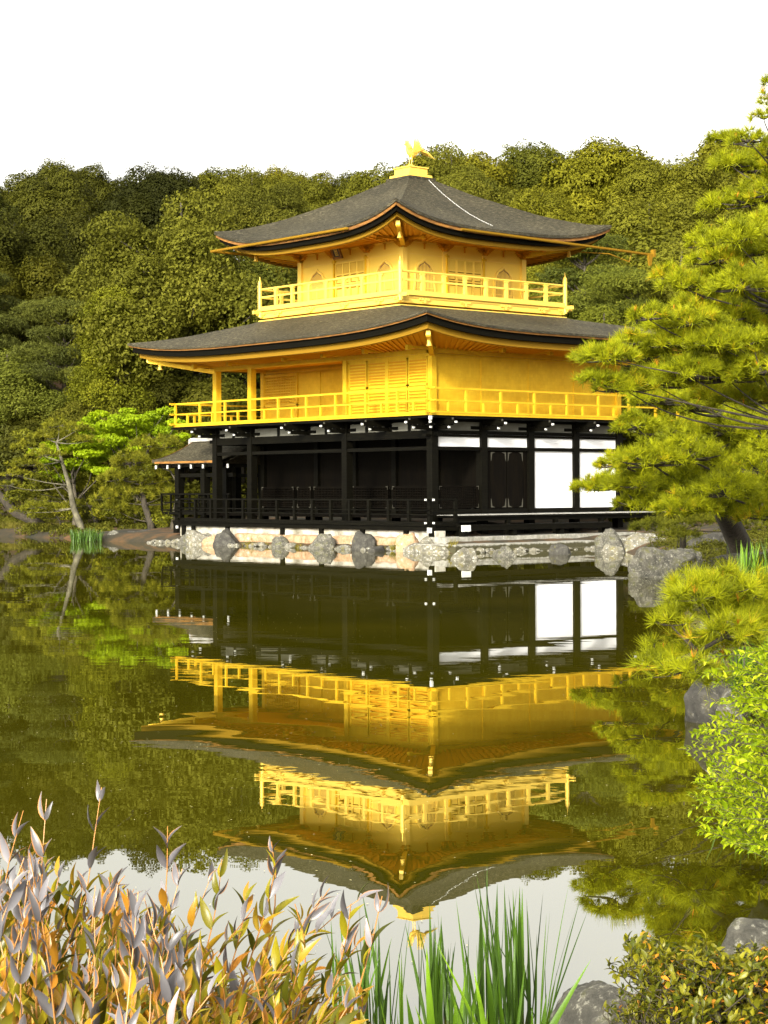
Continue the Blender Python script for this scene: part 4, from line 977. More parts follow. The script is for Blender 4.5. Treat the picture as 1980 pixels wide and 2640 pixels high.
def hill_label(kind, px, row, color):
    tint = 'golden ' if color[0] > color[1]*1.2 else ('pale ' if sum(color) > 3.4 else ('dark ' if sum(color) < 1.9 else 'olive '))
    base_ = tint + ADJ[kind] + ' ' + row + ' ' + where(px)
    cnt[base_] = cnt.get(base_, 0)+1
    return base_ + {1:'', 2:', behind', 3:', further back'}.get(cnt[base_], ', deeper in')
rows = [(152,'on the skyline',1.0),(140,'just under the skyline',.95),(127,'high on the slope',.95),(114,'halfway uphill',.95),(102,'low on the slope',.9)]
rg = np.random.default_rng(33)
for ri, (d, row, s) in enumerate(rows):
    step = 6.1 if ri < 2 else 6.8
    r = -.225*d - 2 + (ri % 2)*3
    while r < .225*d+3:
        dd = d+rg.uniform(-3,3); px = 990+r/dd*FPX
        z0 = float(terrain_z(r, dd)[0])
        k = rg.choice(list('AABCCF' if px > 500 else 'ABBFD'))
        if ri == 0:
            ztop = at(0, float(np.interp(px, SKX, SKY_))+rg.uniform(0,14), dd)[2]; Hn = {'A':11.0,'B':12.0,'C':9.6,'D':14,'F':12.4,'E':12.5}[k]
            s_ = (ztop-z0)/Hn
        else: s_ = s*rg.uniform(.8,1.12)
        c = rg.choice(5, p=[.34,.26,.14,.14,.12]); color = [(1,1,.9),(1.25,1.25,.9),(.7,.75,.8),(1.5,1.4,.8),(1.45,1.2,.7)][c]
        if px < 520: kf = random.uniform(.30,.70); color = (min(color[0],1.25)*kf, color[1]*kf*1.02, color[2]*kf)  # left trees darkened: shadow between crowns put into their colours
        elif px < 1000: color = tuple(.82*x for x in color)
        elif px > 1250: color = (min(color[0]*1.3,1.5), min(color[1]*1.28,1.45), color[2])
        if ri == 0 or terrain_z(r, dd)[0]+11*s_ < at(0, float(np.interp(px, SKX, SKY_))-5, dd)[2]:
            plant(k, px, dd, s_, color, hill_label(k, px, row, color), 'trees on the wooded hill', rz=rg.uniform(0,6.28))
        r += step*rg.uniform(.85,1.15)
# individual trees nearer the pavilion: (kind, px, top row, depth, colour, label)
Hk = {'A':11.0,'B':12.0,'C':9.6,'D':14.3,'E':12.6,'F':12.4}
NEAR = [('F',470,500,90,(.95,.95,.8),'big light olive tree with showing branches behind the lower roof tip'),
 ('B',40,560,104,(.45,.47,.45),'tall dark tree filling the hillside near the left edge'),
 ('D',300,760,86,(1.15,1.2,.6),'leafy yellow-green tree left of the lower roof tip'),
 ('E',165,770,88,(1.0,1.05,1.0),'dusty green pine with upright shoots high at the left'),
 ('F',20,900,88,(.85,.95,1.0),'grey green bushy tree at the left edge above the bank'),
 ('E',-40,690,94,(.8,.85,.9),'dark pine cut by the left edge of the picture'),
 ('F',620,640,92,(.7,.75,.7),'shaded olive tree between the two roof tips on the left'),
 ('C',250,1010,86,(.8,.8,.7),'low dark bushy tree behind the green maples'),
 ('C',90,1060,87,(.7,.7,.6),'low dark bushy tree behind the lichened tree'),
 ('C',470,960,88,(.6,.6,.5),'dark low tree behind the left end of the gold railing'),
 ('C',640,980,93,(.6,.6,.5),'dark low tree seen between the gold veranda pillars'),
 ('E',1510,600,84,(1.3,1.4,1.1),'pale green layered pine right of the top roof'),
 ('E',1640,700,80,(1.4,1.5,1.0),'pale layered pine behind the gutter spout'),
 ('F',1420,760,82,(1.0,1.1,1.0),'soft grey green tree right of the gold top railing'),
 ('F',1560,800,78,(1.05,1.15,.9),'bushy light tree above the right wing of the lower roof'),
 ('F',1760,640,84,(1.2,1.2,.9),'bushy light tree behind the near pine top'),
 ('C',1700,960,76,(1.1,1.1,.7),'broad low tree right of the gold railing end'),
 ('C',1830,850,78,(1.1,1.1,.7),'broad low tree behind the near pine branches'),
 ('A',1930,560,90,(1.3,1.3,.9),'tall dark tree at the right edge behind the pine'),
 ('C',1960,1000,72,(1.0,1.0,.7),'low dark tree at the right edge above the bank')]
for k, px, py, d, c, lb in NEAR:
    z0 = float(terrain_z((px-990)/FPX*d, d)[0]); s = (at(0, py, d)[2]-z0)/Hk[k]
    wide = 1.0 if s > .6 else 1.35
    o = plant(k, px, d, s, c, lb, None); o.scale = (o.scale[0]*wide, o.scale[1]*wide, s)
for k in PROTO:      # kinds the hill ended up not using
    if k not in used_proto:
        for ch in list(PROTO[k].children): bpy.data.objects.remove(ch)
        bpy.data.objects.remove(PROTO[k])

# ------------------------------------------------------------------ layered pines
def needles(C, D, L, n, wd, rg, spread=.75, v0=0., dv=1.):
    """tufts at C pointing along D: n needles each, thin triangles"""
    k = len(C); D = unit(D); dirs = unit(np.repeat(D, n, 0)+rg.normal(size=(k*n,3))*spread); base = np.repeat(C, n, 0)
    Ln = (np.repeat(L*rg.uniform(.75,1.2,k), n)*rg.uniform(.7,1.1,k*n))[:,None]; s = unit(np.cross(dirs, rg.normal(size=(k*n,3))))*wd/2
    V = np.stack([base-s, base+s, base+dirs*Ln], 1).reshape(-1,3); v = np.repeat(np.repeat(v0+dv*rg.random(k), n)*.7+.3*rg.random(k*n), 3)
    return V, np.arange(len(V)).reshape(-1,3), v
def make_pine(name, label, cat, base, trunk_pts, trunk_r, pads, L, wd, n, space, fmat, bmat, rg, group=None, candle=0, limb=1.0):
    """pads: (centre world, rx, ry, h); centre sits at the underside of the pad"""
    t = empty(name, base, label, cat, group); base = np.array(base, float)
    m = MB(); tp = [Vector(np.array(p)-base) for p in trunk_pts]; K = len(tp); m.tube(tp, [trunk_r*(1-.75*i/(K-1)) for i in range(K)], 9)
    Vs, vs = [], []; CC = []
    for (c, rx, ry, h) in pads:
        c = np.array(c)-base
        # nearest trunk vertex below the pad feeds the limb
        s = min(tp, key=lambda q: (Vector(c)-q).length+max(0, q.z-c[2])*2)
        side = np.cross(c-np.array(s), [0,0,1]); side = side/(np.linalg.norm(side)+1e-6)*rg.uniform(-.2,.2)*np.linalg.norm(c-np.array(s))
        m.tube(curve3(s, c, side+np.array([0,0,-.12*np.linalg.norm(c-np.array(s))*rg.uniform(.2,1.4)]), 8), [trunk_r*x*limb for x in (.30,.24,.19,.16,.13,.11,.09,.05)], 6)
        k = max(8, int(math.pi*rx*ry/space**2)); rho = np.sqrt(rg.random(k)); th = rg.uniform(0, 6.28, k)
        wob = 1+.18*np.sin(th*3+rg.uniform(0,6))+.12*np.sin(th*7+rg.uniform(0,6))
        loc = np.stack([np.cos(th)*rho*wob*rx, np.sin(th)*rho*wob*ry, h*(1-rho**2)*rg.uniform(.25,1.0,k)+h*.18*np.sin(th*4+rho*6)], 1)
        P = c + loc[:,0:1]*np.array(RT)+loc[:,1:2]*np.array(FW)+np.array([0,0,1])*loc[:,2:3]
        out = (np.cos(th)*rho)[:,None]*np.array(RT)+(np.sin(th)*rho)[:,None]*np.array(FW)
        D = out*.9+np.array([0,0,.75])+rg.normal(size=(k,3))*.18
        V, F, v = needles(P, D, L, n, wd, rg); Vs.append(V); vs.append(v*(.85+.3*rg.random()))
        if candle: CC.append(P[rg.random(k) < candle])
        nb = max(5, int(k/9))
        for q in rg.choice(k, nb, replace=False):
            e = P[q]; m.tube(curve3(c+(e-c)*.08, e, (0,0,-.10*np.linalg.norm(e-c)), 4), [trunk_r*.10, trunk_r*.07, trunk_r*.05, .004], 4, cap=False)
    vs = [np.clip(np.concatenate(vs), 0, 1)*.88]
    if candle:
        Cc = np.concatenate(CC); kk = len(Cc)*4; Cc = np.repeat(Cc, 4, 0); V, F, v = needles(Cc, np.tile([0,0,1.], (kk,1)), L*.75, 2, wd*1.7, rg, .22); Vs.append(V); vs.append(np.ones(len(V)))
    V = np.concatenate(Vs); np_mesh('needles', V, np.arange(len(V)).reshape(-1,3), fmat, t, {'v': np.concatenate(vs)})
    m.build('trunk', bmat, t, smooth=True)
    return t
def padlist(rows, d0, dj, rg, ry=None, hx=1.3, wx=1.0):
    o = []
    for (px, py, rx, rh) in rows:
        d = d0+rg.uniform(-dj, dj); w_ = rx/FPX*d*wx; h = rh/FPX*d
        o.append((at(px, py+rh*.6*hx/1.3, d), w_, (ry or w_*.9), h*hx))
    return o
rg = np.random.default_rng(5)
low = [(1540,1246,62,16),(1600,1236,80,24),(1680,1226,100,30),(1775,1236,100,34),(1870,1246,90,36),(1960,1252,80,36),(1600,1182,64,24),(1680,1168,92,32),(1770,1150,100,36),(1868,1160,100,42),(1958,1180,90,46),
       (1640,1084,60,22),(1706,1098,74,26),(1800,1092,80,30),(1890,1080,90,38),(1975,1096,80,44),(1690,1018,72,22),(1770,1034,80,26),(1650,1286,70,20),(1760,1296,80,22),(1880,1300,90,26),(1968,1310,70,30)]
g0 = ground_at(1905, 41.5, .35)
make_pine('shore_pine', 'leaning shore pine whose flat green layers reach over the white wall panels', 'pine', g0,
    [g0-np.array([0,0,.4]), at(1905,1400,41.3), at(1880,1345,40.3), at(1850,1290,38.5), at(1870,1230,37), at(1900,1140,36.5), at(1860,1060,36), at(1830,1000,35.5)], .30,
    padlist(low, 34, 2.2, rg, hx=1.9), .17, .012, 32, .078, F_PNEAR, BARK, rg, limb=.7)
lowg = [(1690,1352,70,20),(1750,1372,60,18),(1800,1340,70,22),(1940,1350,60,24)]
g1_ = ground_at(1760, 46, .4)
make_pine('creeping_pine', 'small soft olive pine spreading low behind the boulders at the end of the deck', 'pine', g1_, [g1_-np.array([0,0,.2]), g1_+np.array([0,0,.5]), g1_+np.array([.1,.1,.9])], .10,
    padlist(lowg, 46, 1.5, rg), .17, .013, 26, .11, F_PINE, BARK, rg)
hi = [(1850,660,70,22),(1940,640,70,24),(1800,880,80,30),(1900,870,90,34),(1970,860,70,36),(1930,745,80,34),(1800,770,60,24),(1520,912,48,16),(1575,908,70,24),(1650,906,84,30),(1632,872,50,20),(1545,972,56,18),(1612,988,76,24),(1690,972,84,30),(1780,944,96,38),(1880,950,96,42),(1965,930,80,44),(1930,1010,80,40),(1840,1010,70,28),
      (1670,806,50,22),(1720,830,70,26),(1790,812,80,32),(1870,800,86,36),(1960,812,80,40),(1740,872,80,26),(1850,872,80,26),(1722,704,40,22),(1760,724,56,26),(1830,716,76,34),(1915,716,80,38),(1975,690,50,40),
      (1830,610,60,30),(1900,598,76,38),(1968,570,60,44),(1850,520,50,26),(1930,500,64,34),(1985,470,50,40),(1885,412,56,22),(1945,420,60,32),(1870,352,44,13),(1930,350,44,20),(1985,380,40,40),(1968,290,28,20),(1990,250,36,30),(1988,205,26,16)]
g2p = ground_at(2105, 27, .5)
make_pine('tall_near_pine', 'tall bright pine filling the right edge from the sky down to the gold railing', 'pine', g2p,
    [g2p-np.array([0,0,.4]), at(2100,1300,27), at(2085,1100,27), at(2060,950,27), at(2045,800,27.2), at(2040,650,27.2), at(2030,500,27.3), at(2020,380,27.3), at(2005,230,27.3)], .24,
    padlist(hi, 27, 1.8, rg, hx=1.6, wx=1.0), .155, .010, 32, .064, F_PNEAR, BARK, rg, candle=.02, limb=.42)
nearp = [(1780,1500,60,30),(1840,1540,90,36),(1930,1550,90,36),(1880,1610,80,34),(1960,1640,60,34),(1730,1590,44,26),(1690,1685,50,28),(1735,1720,50,24),(1800,1660,60,30),(1760,1640,44,22),(1806,1520,78,30),(1870,1500,80,30),(1945,1510,70,34),(1756,1560,40,28),(1900,1570,80,36),(1965,1590,50,40),(1705,1700,44,26),(1745,1690,44,26),(1790,1716,52,24),(1850,1650,60,24),(1830,1740,50,20)]
g3p = ground_at(2110, 12.8, .5)
make_pine('low_near_pine', 'low pine branch with orange tipped shoots hanging over the water at the right', 'pine', g3p,
    [g3p-np.array([0,0,.3]), at(2100,1720,12.8), at(2060,1640,12.8), at(2000,1600,12.7), at(1940,1590,12.6), at(1870,1640,12.5), at(1800,1680,12.5)], .045,
    padlist(nearp, 12.6, .5, rg, hx=1.9), .115, .0040, 40, .045, F_PNEAR, BARK, rg, candle=.05, limb=1.3)

# pines and maples on the left bank
lp = [(300,1300,40,16),(360,1310,60,16),(420,1316,44,16),(290,1268,44,18),(345,1258,60,22),(420,1262,56,20),(466,1270,30,16),(310,1222,50,18),(380,1212,60,22),(440,1222,44,18),(340,1180,50,18),(400,1168,44,18),(450,1180,40,16),(370,1140,36,14),(430,1140,40,16)]
g4 = ground_at(392, 73.5, .45)
make_pine('bank_pine', 'rounded layered olive pine beside the annex on the left bank', 'pine', g4, [g4-np.array([0,0,.3]), at(388,1345,73.5), at(372,1300,73.5), at(366,1250,73.5), at(370,1200,73.5), at(385,1150,73.5)], .17,
    padlist(lp, 73.5, 1.0, rg, hx=1.8), .24, .020, 28, .115, F_LPINE, BARK, rg, limb=.7)
def small_tree(name, label, base_px, d, pads, per, L, W, fmat, bmat, rg, tr=.12, flat=.35, twigs=0, trunk_mid=None, z0=.45, cat='tree', per_l=1.0):
    g = ground_at(base_px, d, z0); t = empty(name, g, label, cat); cl = []; m = MB()
    cen = [at(px, py, d+rg.uniform(-1.2,1.2))-g for px, py, r in pads]
    top = np.mean(cen, 0)*np.array([.6,.6,.75]); mid = (at(*trunk_mid, d)-g) if trunk_mid else top*.5+np.array([.1,.1,0])
    tp = [Vector(q) for q in curve3((0,0,-.3), mid, (0,0,0), 4)]+[Vector(q) for q in curve3(mid, top, (0,0,0), 4)][1:]
    m.tube(tp, [tr*(1-.7*i/(len(tp)-1)) for i in range(len(tp))], 8)
    for c, (px, py, r) in zip(cen, pads):
        rr = r/FPX*d; cl.append((c, rr)); s = tp[rg.integers(2, len(tp))]
        m.tube(curve3(s, c, rg.normal(size=3)*.15, 6), [tr*.34, tr*.28, tr*.2, tr*.15, tr*.1, .01], 5)
        for q in range(twigs):
            e = c+unit(rg.normal(size=3))*rr*np.array([1,1,flat+.3])*rg.uniform(.7,1.2); mm = c+(e-c)*.5+rg.normal(size=3)*.1*rr
            m.tube(curve3(s if q % 3 == 0 else c, e, rg.normal(size=3)*.18*rr, 6), [.018,.016,.014,.011,.008,.004], 4, cap=False)
    V, F, vv = clumps_leaves(cl, per, L, W, rg, flat, updens=.2, jit=.8); np_mesh('crown', V, F, fmat, t, {'v': vv}); m.build('trunk', bmat, t, smooth=True); return t
small_tree('maple_tree', 'bright fresh green maple with layered sprays left of the gold railing', 350, 77, [(350,1082,34),(312,1080,34),(278,1098,36),(400,1072,32),(428,1060,24),(390,1100,44),(340,1118,50),(280,1136,44),(420,1112,34),(232,1082,22),(440,1140,34),(300,1160,40),(365,1150,44),(255,1068,24),(330,1060,22),(240,1110,40),(210,1100,30),(260,1150,44),(455,1090,24),(470,1125,22),(300,1110,46)], 2300, .13, .09, F_MAPLE, BARKG, rg, flat=.38)
small_tree('maple_tree', 'yellow-green lit maple low in front of the lichened tree', 190, 76.5, [(150,1160,34),(190,1152,34),(228,1170,34),(130,1188,30),(180,1196,44),(235,1204,38),(120,1222,24),(165,1232,30),(215,1150,30),(100,1165,30),(250,1180,34),(270,1215,34),(140,1145,30)], 2300, .13, .09, F_MAPLE, BARKG, rg, flat=.30)
lich = [(120,1120,44,16),(172,1125,50,18),(72,1145,40,14),(222,1130,36,14),(40,1215,36,14),(64,1190,44,16),(112,1165,44,16),(24,1245,30,12),(100,1300,44,14),(160,1306,44,14),(212,1295,40,14),(60,1312,30,12),(150,1090,44,16),(200,1100,40,14)]
g6 = ground_at(214, 75.5, .4)
make_pine('lichened_tree', 'old wiry tree with pale lichen covered branches at the left bank', 'tree', g6, [g6-np.array([0,0,.3]), at(206,1350,75.5), at(190,1310,75.5), at(178,1250,75.5), at(160,1190,75.5), at(145,1140,75.5)], .17,
    padlist(lich, 75.5, 1.3, rg),   .17, .022, 22, .135, F_LPINE, BARKP, rg, limb=.75)
lt_ = [(140,1300,60,16),(200,1310,50,16),(230,1330,40,14),(250,1290,40,16),(90,1310,50,16)]
g5 = ground_at(250, 79, .45); make_pine('bush_pine', 'low dark pine bush on the brown bank at the left', 'pine', g5, [g5-np.array([0,0,.2]), g5+np.array([0,0,.5]), g5+np.array([0,.1,.9])], .09, padlist(lt_, 79, 1.2, rg), .22, .022, 24, .14, F_PDARK, BARK, rg)
t = empty('leaning_trunk', ground_at(95, 79, .3), 'dark curved trunk leaning out over the water at the left edge', 'tree')
b_ = np.array(t.location)
MB().tube([Vector(at(110,1360,79)-b_), Vector(at(78,1338,79)-b_), Vector(at(40,1322,79)-b_), Vector(at(12,1290,79)-b_), Vector(at(-20,1260,79)-b_), Vector(at(-70,1200,79)-b_)], [.26,.22,.2,.19,.17,.13], 9).build('trunk', BARK, t, smooth=True)
V, F, vv = clumps_leaves([(at(x, y, 79+rg.uniform(-2,2))-b_, r/FPX*79) for x, y, r in ((-40,1150,60),(-80,1190,60),(10,1120,50),(-20,1210,44),(20,1250,30),(30,1180,36))], 420, .2, .06, rg, .5); np_mesh('crown', V, F, F_PDARK, t, {'v': vv})
t = empty('slanting_tree', ground_at(452, 71.5, .35), 'thin slanting grey trunk just left of the annex posts', 'tree'); b_ = np.array(t.location)
MB().tube([Vector(at(446,1372,71.5)-b_), Vector(at(455,1310,71.5)-b_), Vector(at(468,1250,71.5)-b_), Vector(at(476,1205,71.7)-b_)], [.15,.13,.115,.09], 8).tube([Vector(at(466,1262,71.5)-b_), Vector(at(440,1215,72)-b_), Vector(at(400,1200,72)-b_)], [.05,.035,.015], 5).build('trunk', BARKG, t, smooth=True)
V, F, vv = clumps_leaves([(at(x, y, 72.5)-b_, r/FPX*72) for x, y, r in ((400,1205,26),(380,1222,24),(430,1200,24))], 500, .18, .05, rg, .4); np_mesh('crown', V, F, F_PINE, t, {'v': vv})

# understory, grasses and reeds
def tufts(P, L, n, wd, rg, spread=.3, droop=.0):
    return needles(np.array(P), np.tile([0,0,1.], (len(P),1)), L, n, wd, rg, spread)
def understory():
    cl = []; rr = np.random.default_rng(9)
    for i in range(230):
        d = rr.uniform(84, 100); r = rr.uniform(-.24, .24)*d
        z = float(terrain_z(r, d)[0]); 
        if z < .2: continue
        q = cw(r, d, z+.3); cl.append((q, rr.uniform(.6,1.5)))
    for i in range(70):
        d = rr.uniform(66, 80); r = rr.uniform(.115, .23)*d; q = cw(r, d, float(terrain_z(r, d)[0])+.25); cl.append((q, rr.uniform(.5,1.2)))
    V, F, vv = clumps_leaves(cl, 330, .24, .14, rr, .8); o = np_mesh('undergrowth', V, F, F_BROAD, None, {'v': vv}); o.color = (.75,.75,.6,1)
    tag(o, 'dark low undergrowth along the foot of the wooded hill', 'undergrowth', kind='stuff')
understory()
P = []
for i in range(900):
    px = rg.uniform(-40, 150); d = 79.5+rg.uniform(-.8,.8)-(px-60)*.012; P.append(ground_at(px, d, .0))
V, F, v = tufts(P, .55, 5, .03, rg, .12); tag(np_mesh('reeds', V, F, F_GRASS, None, {'v': v*.5}), 'thin brown green reeds along the left waterline', 'reeds', kind='stuff')
def iris_bed(name, pts, label, Lr, wr, cat='iris clump', seed=0, lean=.22, seg=7, mt=None, group=None, bright=0):
    """pts: base points; each a sword leaf"""
    rr = np.random.default_rng(seed); base = np.mean([p for p in pts], 0); t = empty(name, base, label, cat, group); Vs, Fs, vs = [], [], []; nb = 0
    for p in pts:
        L = rr.uniform(*Lr); W = rr.uniform(*wr); az = rr.uniform(0, 6.28); ln = abs(rr.normal())*lean; dirv = np.array([math.cos(az), math.sin(az), 0]); fa = rr.uniform(0, 3.14); s = np.array([math.cos(fa), math.sin(fa), 0]); v0 = np.clip(rr.random()*.8+bright, 0, 1)
        curl = rr.uniform(0,.35) if rr.random() < .9 or Lr[1] > .59 else rr.uniform(.5,.9)
        for k in range(seg+1):
            u = k/seg; c = np.array(p)-base+dirv*L*(ln*u+curl*ln*u*u)+np.array([0,0,L*(u-.12*curl*u*u)]); w_ = W*(1-u**2.6)*.5*(.75+.5*min(1,u*3))
            fold = np.cross(s,[0,0,1])*w_*.35
            Vs += [c-s*w_+fold, c, c+s*w_+fold]; vs += [v0*(.7+.3*u)]*3
            if k < seg:
                b = nb+3*k; Fs += [(b,b+1,b+4,b+3),(b+1,b+2,b+5,b+4)]
        nb += 3*(seg+1)
    np_mesh('leaves', Vs, Fs, mt or F_IRIS, t, {'v': vs}, smooth=True); return t
pts = [ground_at(rg.uniform(184,262), 70.5+rg.uniform(-.8,.8), -.05) for _ in range(260)]
iris_bed('iris_clump', pts, 'small bright green iris patch at the far left shore before the brown bank', (.35,.6), (.02,.035), seed=3, seg=3)
def grass_tuft(px, py, d, label, s=.22, n=60, mt=F_GRASS):
    c = at(px, py, d); rr = np.random.default_rng(int(px)); C = np.array(c)+rr.normal(size=(n//6,3))*np.array([.06,.06,.02]); V, F, v = needles(C-np.array(c), np.tile([0,0,1.], (len(C),1)), s, 9, .012, rr, .5)
    o = np_mesh('grass_tuft', V, F, mt, None, {'v': v}); o.location = c; tag(o, label, 'grass tuft', 'grass tufts between the stones of the south edge')
for i, (px, py, lb) in enumerate([(640,1404,'dry grass tuft at the left foot of the long orange block'),(682,1408,'yellowish grass tuft at the right foot of the long orange block'),(522,1400,'grass tuft between the cream boulder and the leaning grey one'),(552,1404,'grass tuft left of the leaning furrowed boulder'),
    (768,1412,'grass tuft under the short orange block'),(1014,1416,'yellow grass tuft at the foot of the last orange block'),(1098,1424,'green grass tuft left of the landing corner'),(985,1418,'tiny grass tuft right of the low dark boulder'),(1168,1408,'grass tuft on the left end of the landing')]):
    d = ((np.array([xs(px, -1.62), -1.62])-CAM[:2]) @ FW[:2]); grass_tuft(px, py+4, d-.15, lb, .2+.06*(i%3))

# ------------------------------------------------------------------ near bank: irises, shrubs, azalea
rg = np.random.default_rng(21)
pts = [ground_at(np.clip(rg.normal(1290,56),1186,1400), 6.75+rg.uniform(-.25,.3), -.05) for _ in range(64)]
iris_bed('iris_clump', pts, 'largest iris clump of tall dark green sword leaves right of the bird reflection', (.30,.60), (.009,.017), seed=5, lean=.12)
pts = [ground_at(np.clip(rg.normal(1125,26),1072,1170), 6.9+rg.uniform(-.15,.15), -.05) for _ in range(30)]
iris_bed('iris_clump', pts, 'slim iris clump under the reflection of the gilded bird', (.28,.46), (.009,.015), seed=6, lean=.12)
pts = [ground_at(np.clip(rg.normal(955,48),860,1030), 6.7+rg.uniform(-.25,.25), -.05) for _ in range(38)]
iris_bed('iris_clump', pts, 'left iris clump rising behind the tips of the silver leaved shrub', (.26,.50), (.008,.015), seed=7, lean=.14, bright=.1)
pts = [ground_at(rg.uniform(1000,1390), 5.0+rg.uniform(-.25,.4), .12) for _ in range(26)]
iris_bed('iris_clump', pts, 'nearest iris clump of broad light green leaves cut by the bottom edge', (.36,.60), (.020,.032), seed=18, lean=.16, bright=.45)
pts = [ground_at(1388+rg.uniform(-10,16), 6.7+rg.uniform(-.1,.2), -.05) for _ in range(7)]
iris_bed('grass_clump', pts, 'few thin arching grass blades right of the largest iris clump', (.38,.62), (.004,.006), cat='grass clump', seed=12, lean=.55)
pts = [ground_at(rg.uniform(640,760), 5.6+rg.uniform(-.2,.2), .0) for _ in range(26)]
iris_bed('iris_clump', pts, 'thin iris leaves half hidden behind the lower right of the silver leaved shrub', (.3,.5), (.010,.016), seed=15, lean=.12)
pts = [ground_at(rg.uniform(1885,1990), 14.5+rg.uniform(-.5,.5), .35) for _ in range(60)]
iris_bed('iris_clump', pts, 'bright green iris leaves between the low pine branch and the fresh green shrub', (.35,.65), (.014,.022), seed=16, lean=.15, bright=.3)
pts = [ground_at(rg.uniform(1900,1990), 30+rg.uniform(-.8,.8), .35) for _ in range(70)]
iris_bed('iris_clump', pts, 'far iris leaves on the right bank above the low pine branch', (.45,.8), (.02,.03), seed=17, lean=.15, bright=.3)

def lance(base, tipdir, L, W, up_, rr, seg=5, curl=.25, edge=.5):
    """a folded pointed leaf as 3 x (seg+1) grid; returns V, edge flags"""
    d = unit(np.array(tipdir, float)); s = unit(np.cross(d, up_)); nrm = np.cross(s, d); V, E = [], []
    for k in range(seg+1):
        u = k/seg; w_ = W*.5*(math.sin(math.pi*min(1, u**.75*.98+.02)))**.9 if 0 < k < seg else .0006
        c = np.array(base)+d*L*u+nrm*(-curl*L*u*u*.5+.06*L*math.sin(3.1*u)); f_ = nrm*w_*.45
        V += [c-s*w_+f_, c, c+s*w_+f_]; E += [edge, 0, edge]
    return V, E
def leafy_shrub(name, label, base, stems, Lr, Wr, per, fm, rr, spread=.6, seg=4, stem_r=.004, pair=True, low=.35, edge=.5, cat='shrub', stem_mat=None, second=None, secfrac=None, curl=.3, vfun=None):
    """stems: list of (root, tip). leaves climb the outer part of each stem"""
    t = empty(name, base, label, cat); base = np.array(base, float); m = MB(); B = {0: ([], [], [], []), 1: ([], [], [], [])}
    for (a, b) in stems:
        a = np.array(a)-base; b = np.array(b)-base; bend = rr.normal(size=3)*.09; bend[2] = abs(bend[2])*.6
        pt = [np.array(q) for q in curve3(a, b, bend, 9)]; m.tube(pt, [stem_r*(1-.7*i/8) for i in range(9)], 4, cap=False)
        for j in range(per):
            u = low+(1-low)*(j+.5*rr.random())/per; k = min(u*8, 7.999); q = pt[int(k)]*(1-k % 1)+pt[int(k)+1]*(k % 1); td = unit(pt[min(int(k)+1,8)]-pt[int(k)])
            for sgn in ((1,-1) if pair else (1,)):
                az = j*1.57*1.3+rr.uniform(-.4,.4); side = unit(np.cross(td, [math.cos(az), math.sin(az), .2])); spr = spread*(1.25-.75*u)
                dv = unit(td*.9+side*sgn*spr+np.array([0,0,.25])+rr.normal(size=3)*.10); L = rr.uniform(*Lr)*(.75+.35*math.sin(3.1*min(u,.95))); W = L*rr.uniform(*Wr)
                which = 1 if (second is not None and rr.random() < secfrac(q+base, u)) else 0
                V, E_ = lance(q, dv, L, W, np.array([0,0,1.])+side*.3*sgn+rr.normal(size=3)*.25, rr, seg, curl*rr.uniform(.2,1.5), edge*rr.uniform(.3,1.0))
                Vl, Fl, vl, El = B[which]; nb = len(Vl); Vl += V; El += E_; v = rr.random(); v = vfun(u, v) if vfun else v; vl += [v]*len(V)
                for k2 in range(seg): b2 = nb+3*k2; Fl += [(b2,b2+1,b2+4,b2+3),(b2+1,b2+2,b2+5,b2+4)]
    for w_, mt in ((0, fm), (1, second)):
        Vl, Fl, vl, El = B[w_]
        if Vl: np_mesh('leaves' if w_ == 0 else 'lower_leaves', Vl, Fl, mt, t, {'v': vl, 'edge': El}, smooth=True)
    m.build('stems', stem_mat or STEM, t); return t
# silver leaved shrub at the lower left
ENVX = [-80,0,60,110,200,290,380,460,520,600,690,760,830,900,980,1010]; ENVY = [2180,2200,2170,2190,2250,2230,2300,2390,2440,2430,2400,2440,2440,2450,2450,2500]
rr = np.random.default_rng(4); stems = []
for i in range(250):
    px = -90+1060*rr.random()**1.2; env = np.interp(px, ENVX, ENVY)
    py = env+(rr.exponential(170) if i > 60 else rr.uniform(0,90)); d = rr.uniform(3.0, 4.6)
    if px > 540: py = max(py, 2440+(px-540)*.16)+rr.uniform(0,150)
    tip = at(px, min(py, 2720), d); root = at(px*.70-40+rr.normal()*110, 2900, d+rr.uniform(-.3,.3)); root[2] = min(tip[2]-.25, .55); stems.append((root, tip))
for px, py in ((572,2215),(548,2250),(470,2240),(432,2130),(262,2030),(700,2170),(712,2230),(760,2330),(830,2310),(850,2290),(905,2330),(955,2300),(985,2310),(640,2290),(655,2340),(820,2390),(930,2420),(780,2440),(120,2060),(60,2090)):
    d = rr.uniform(3.3,4.2); tip = at(px, py, d); root = at(px*.62-20, 2850, d); root[2] = .6; stems.append((root, tip))
base = at(150, 2900, 3.8); base[2] = .4
def sf(q, u): 
    zrel = q[2]; return np.clip((1.22-zrel)/.22, 0, .92)
leafy_shrub('silver_leaved_shrub', 'large foreground shrub with silvery pointed new leaves edged orange over yellow-green ones', base, stems, (.040,.074), (.21,.29), 8, F_SILVER, rr, spread=.80, seg=6, stem_r=.0030, low=.38, edge=.80, second=F_YELLOW, secfrac=sf, curl=.35)
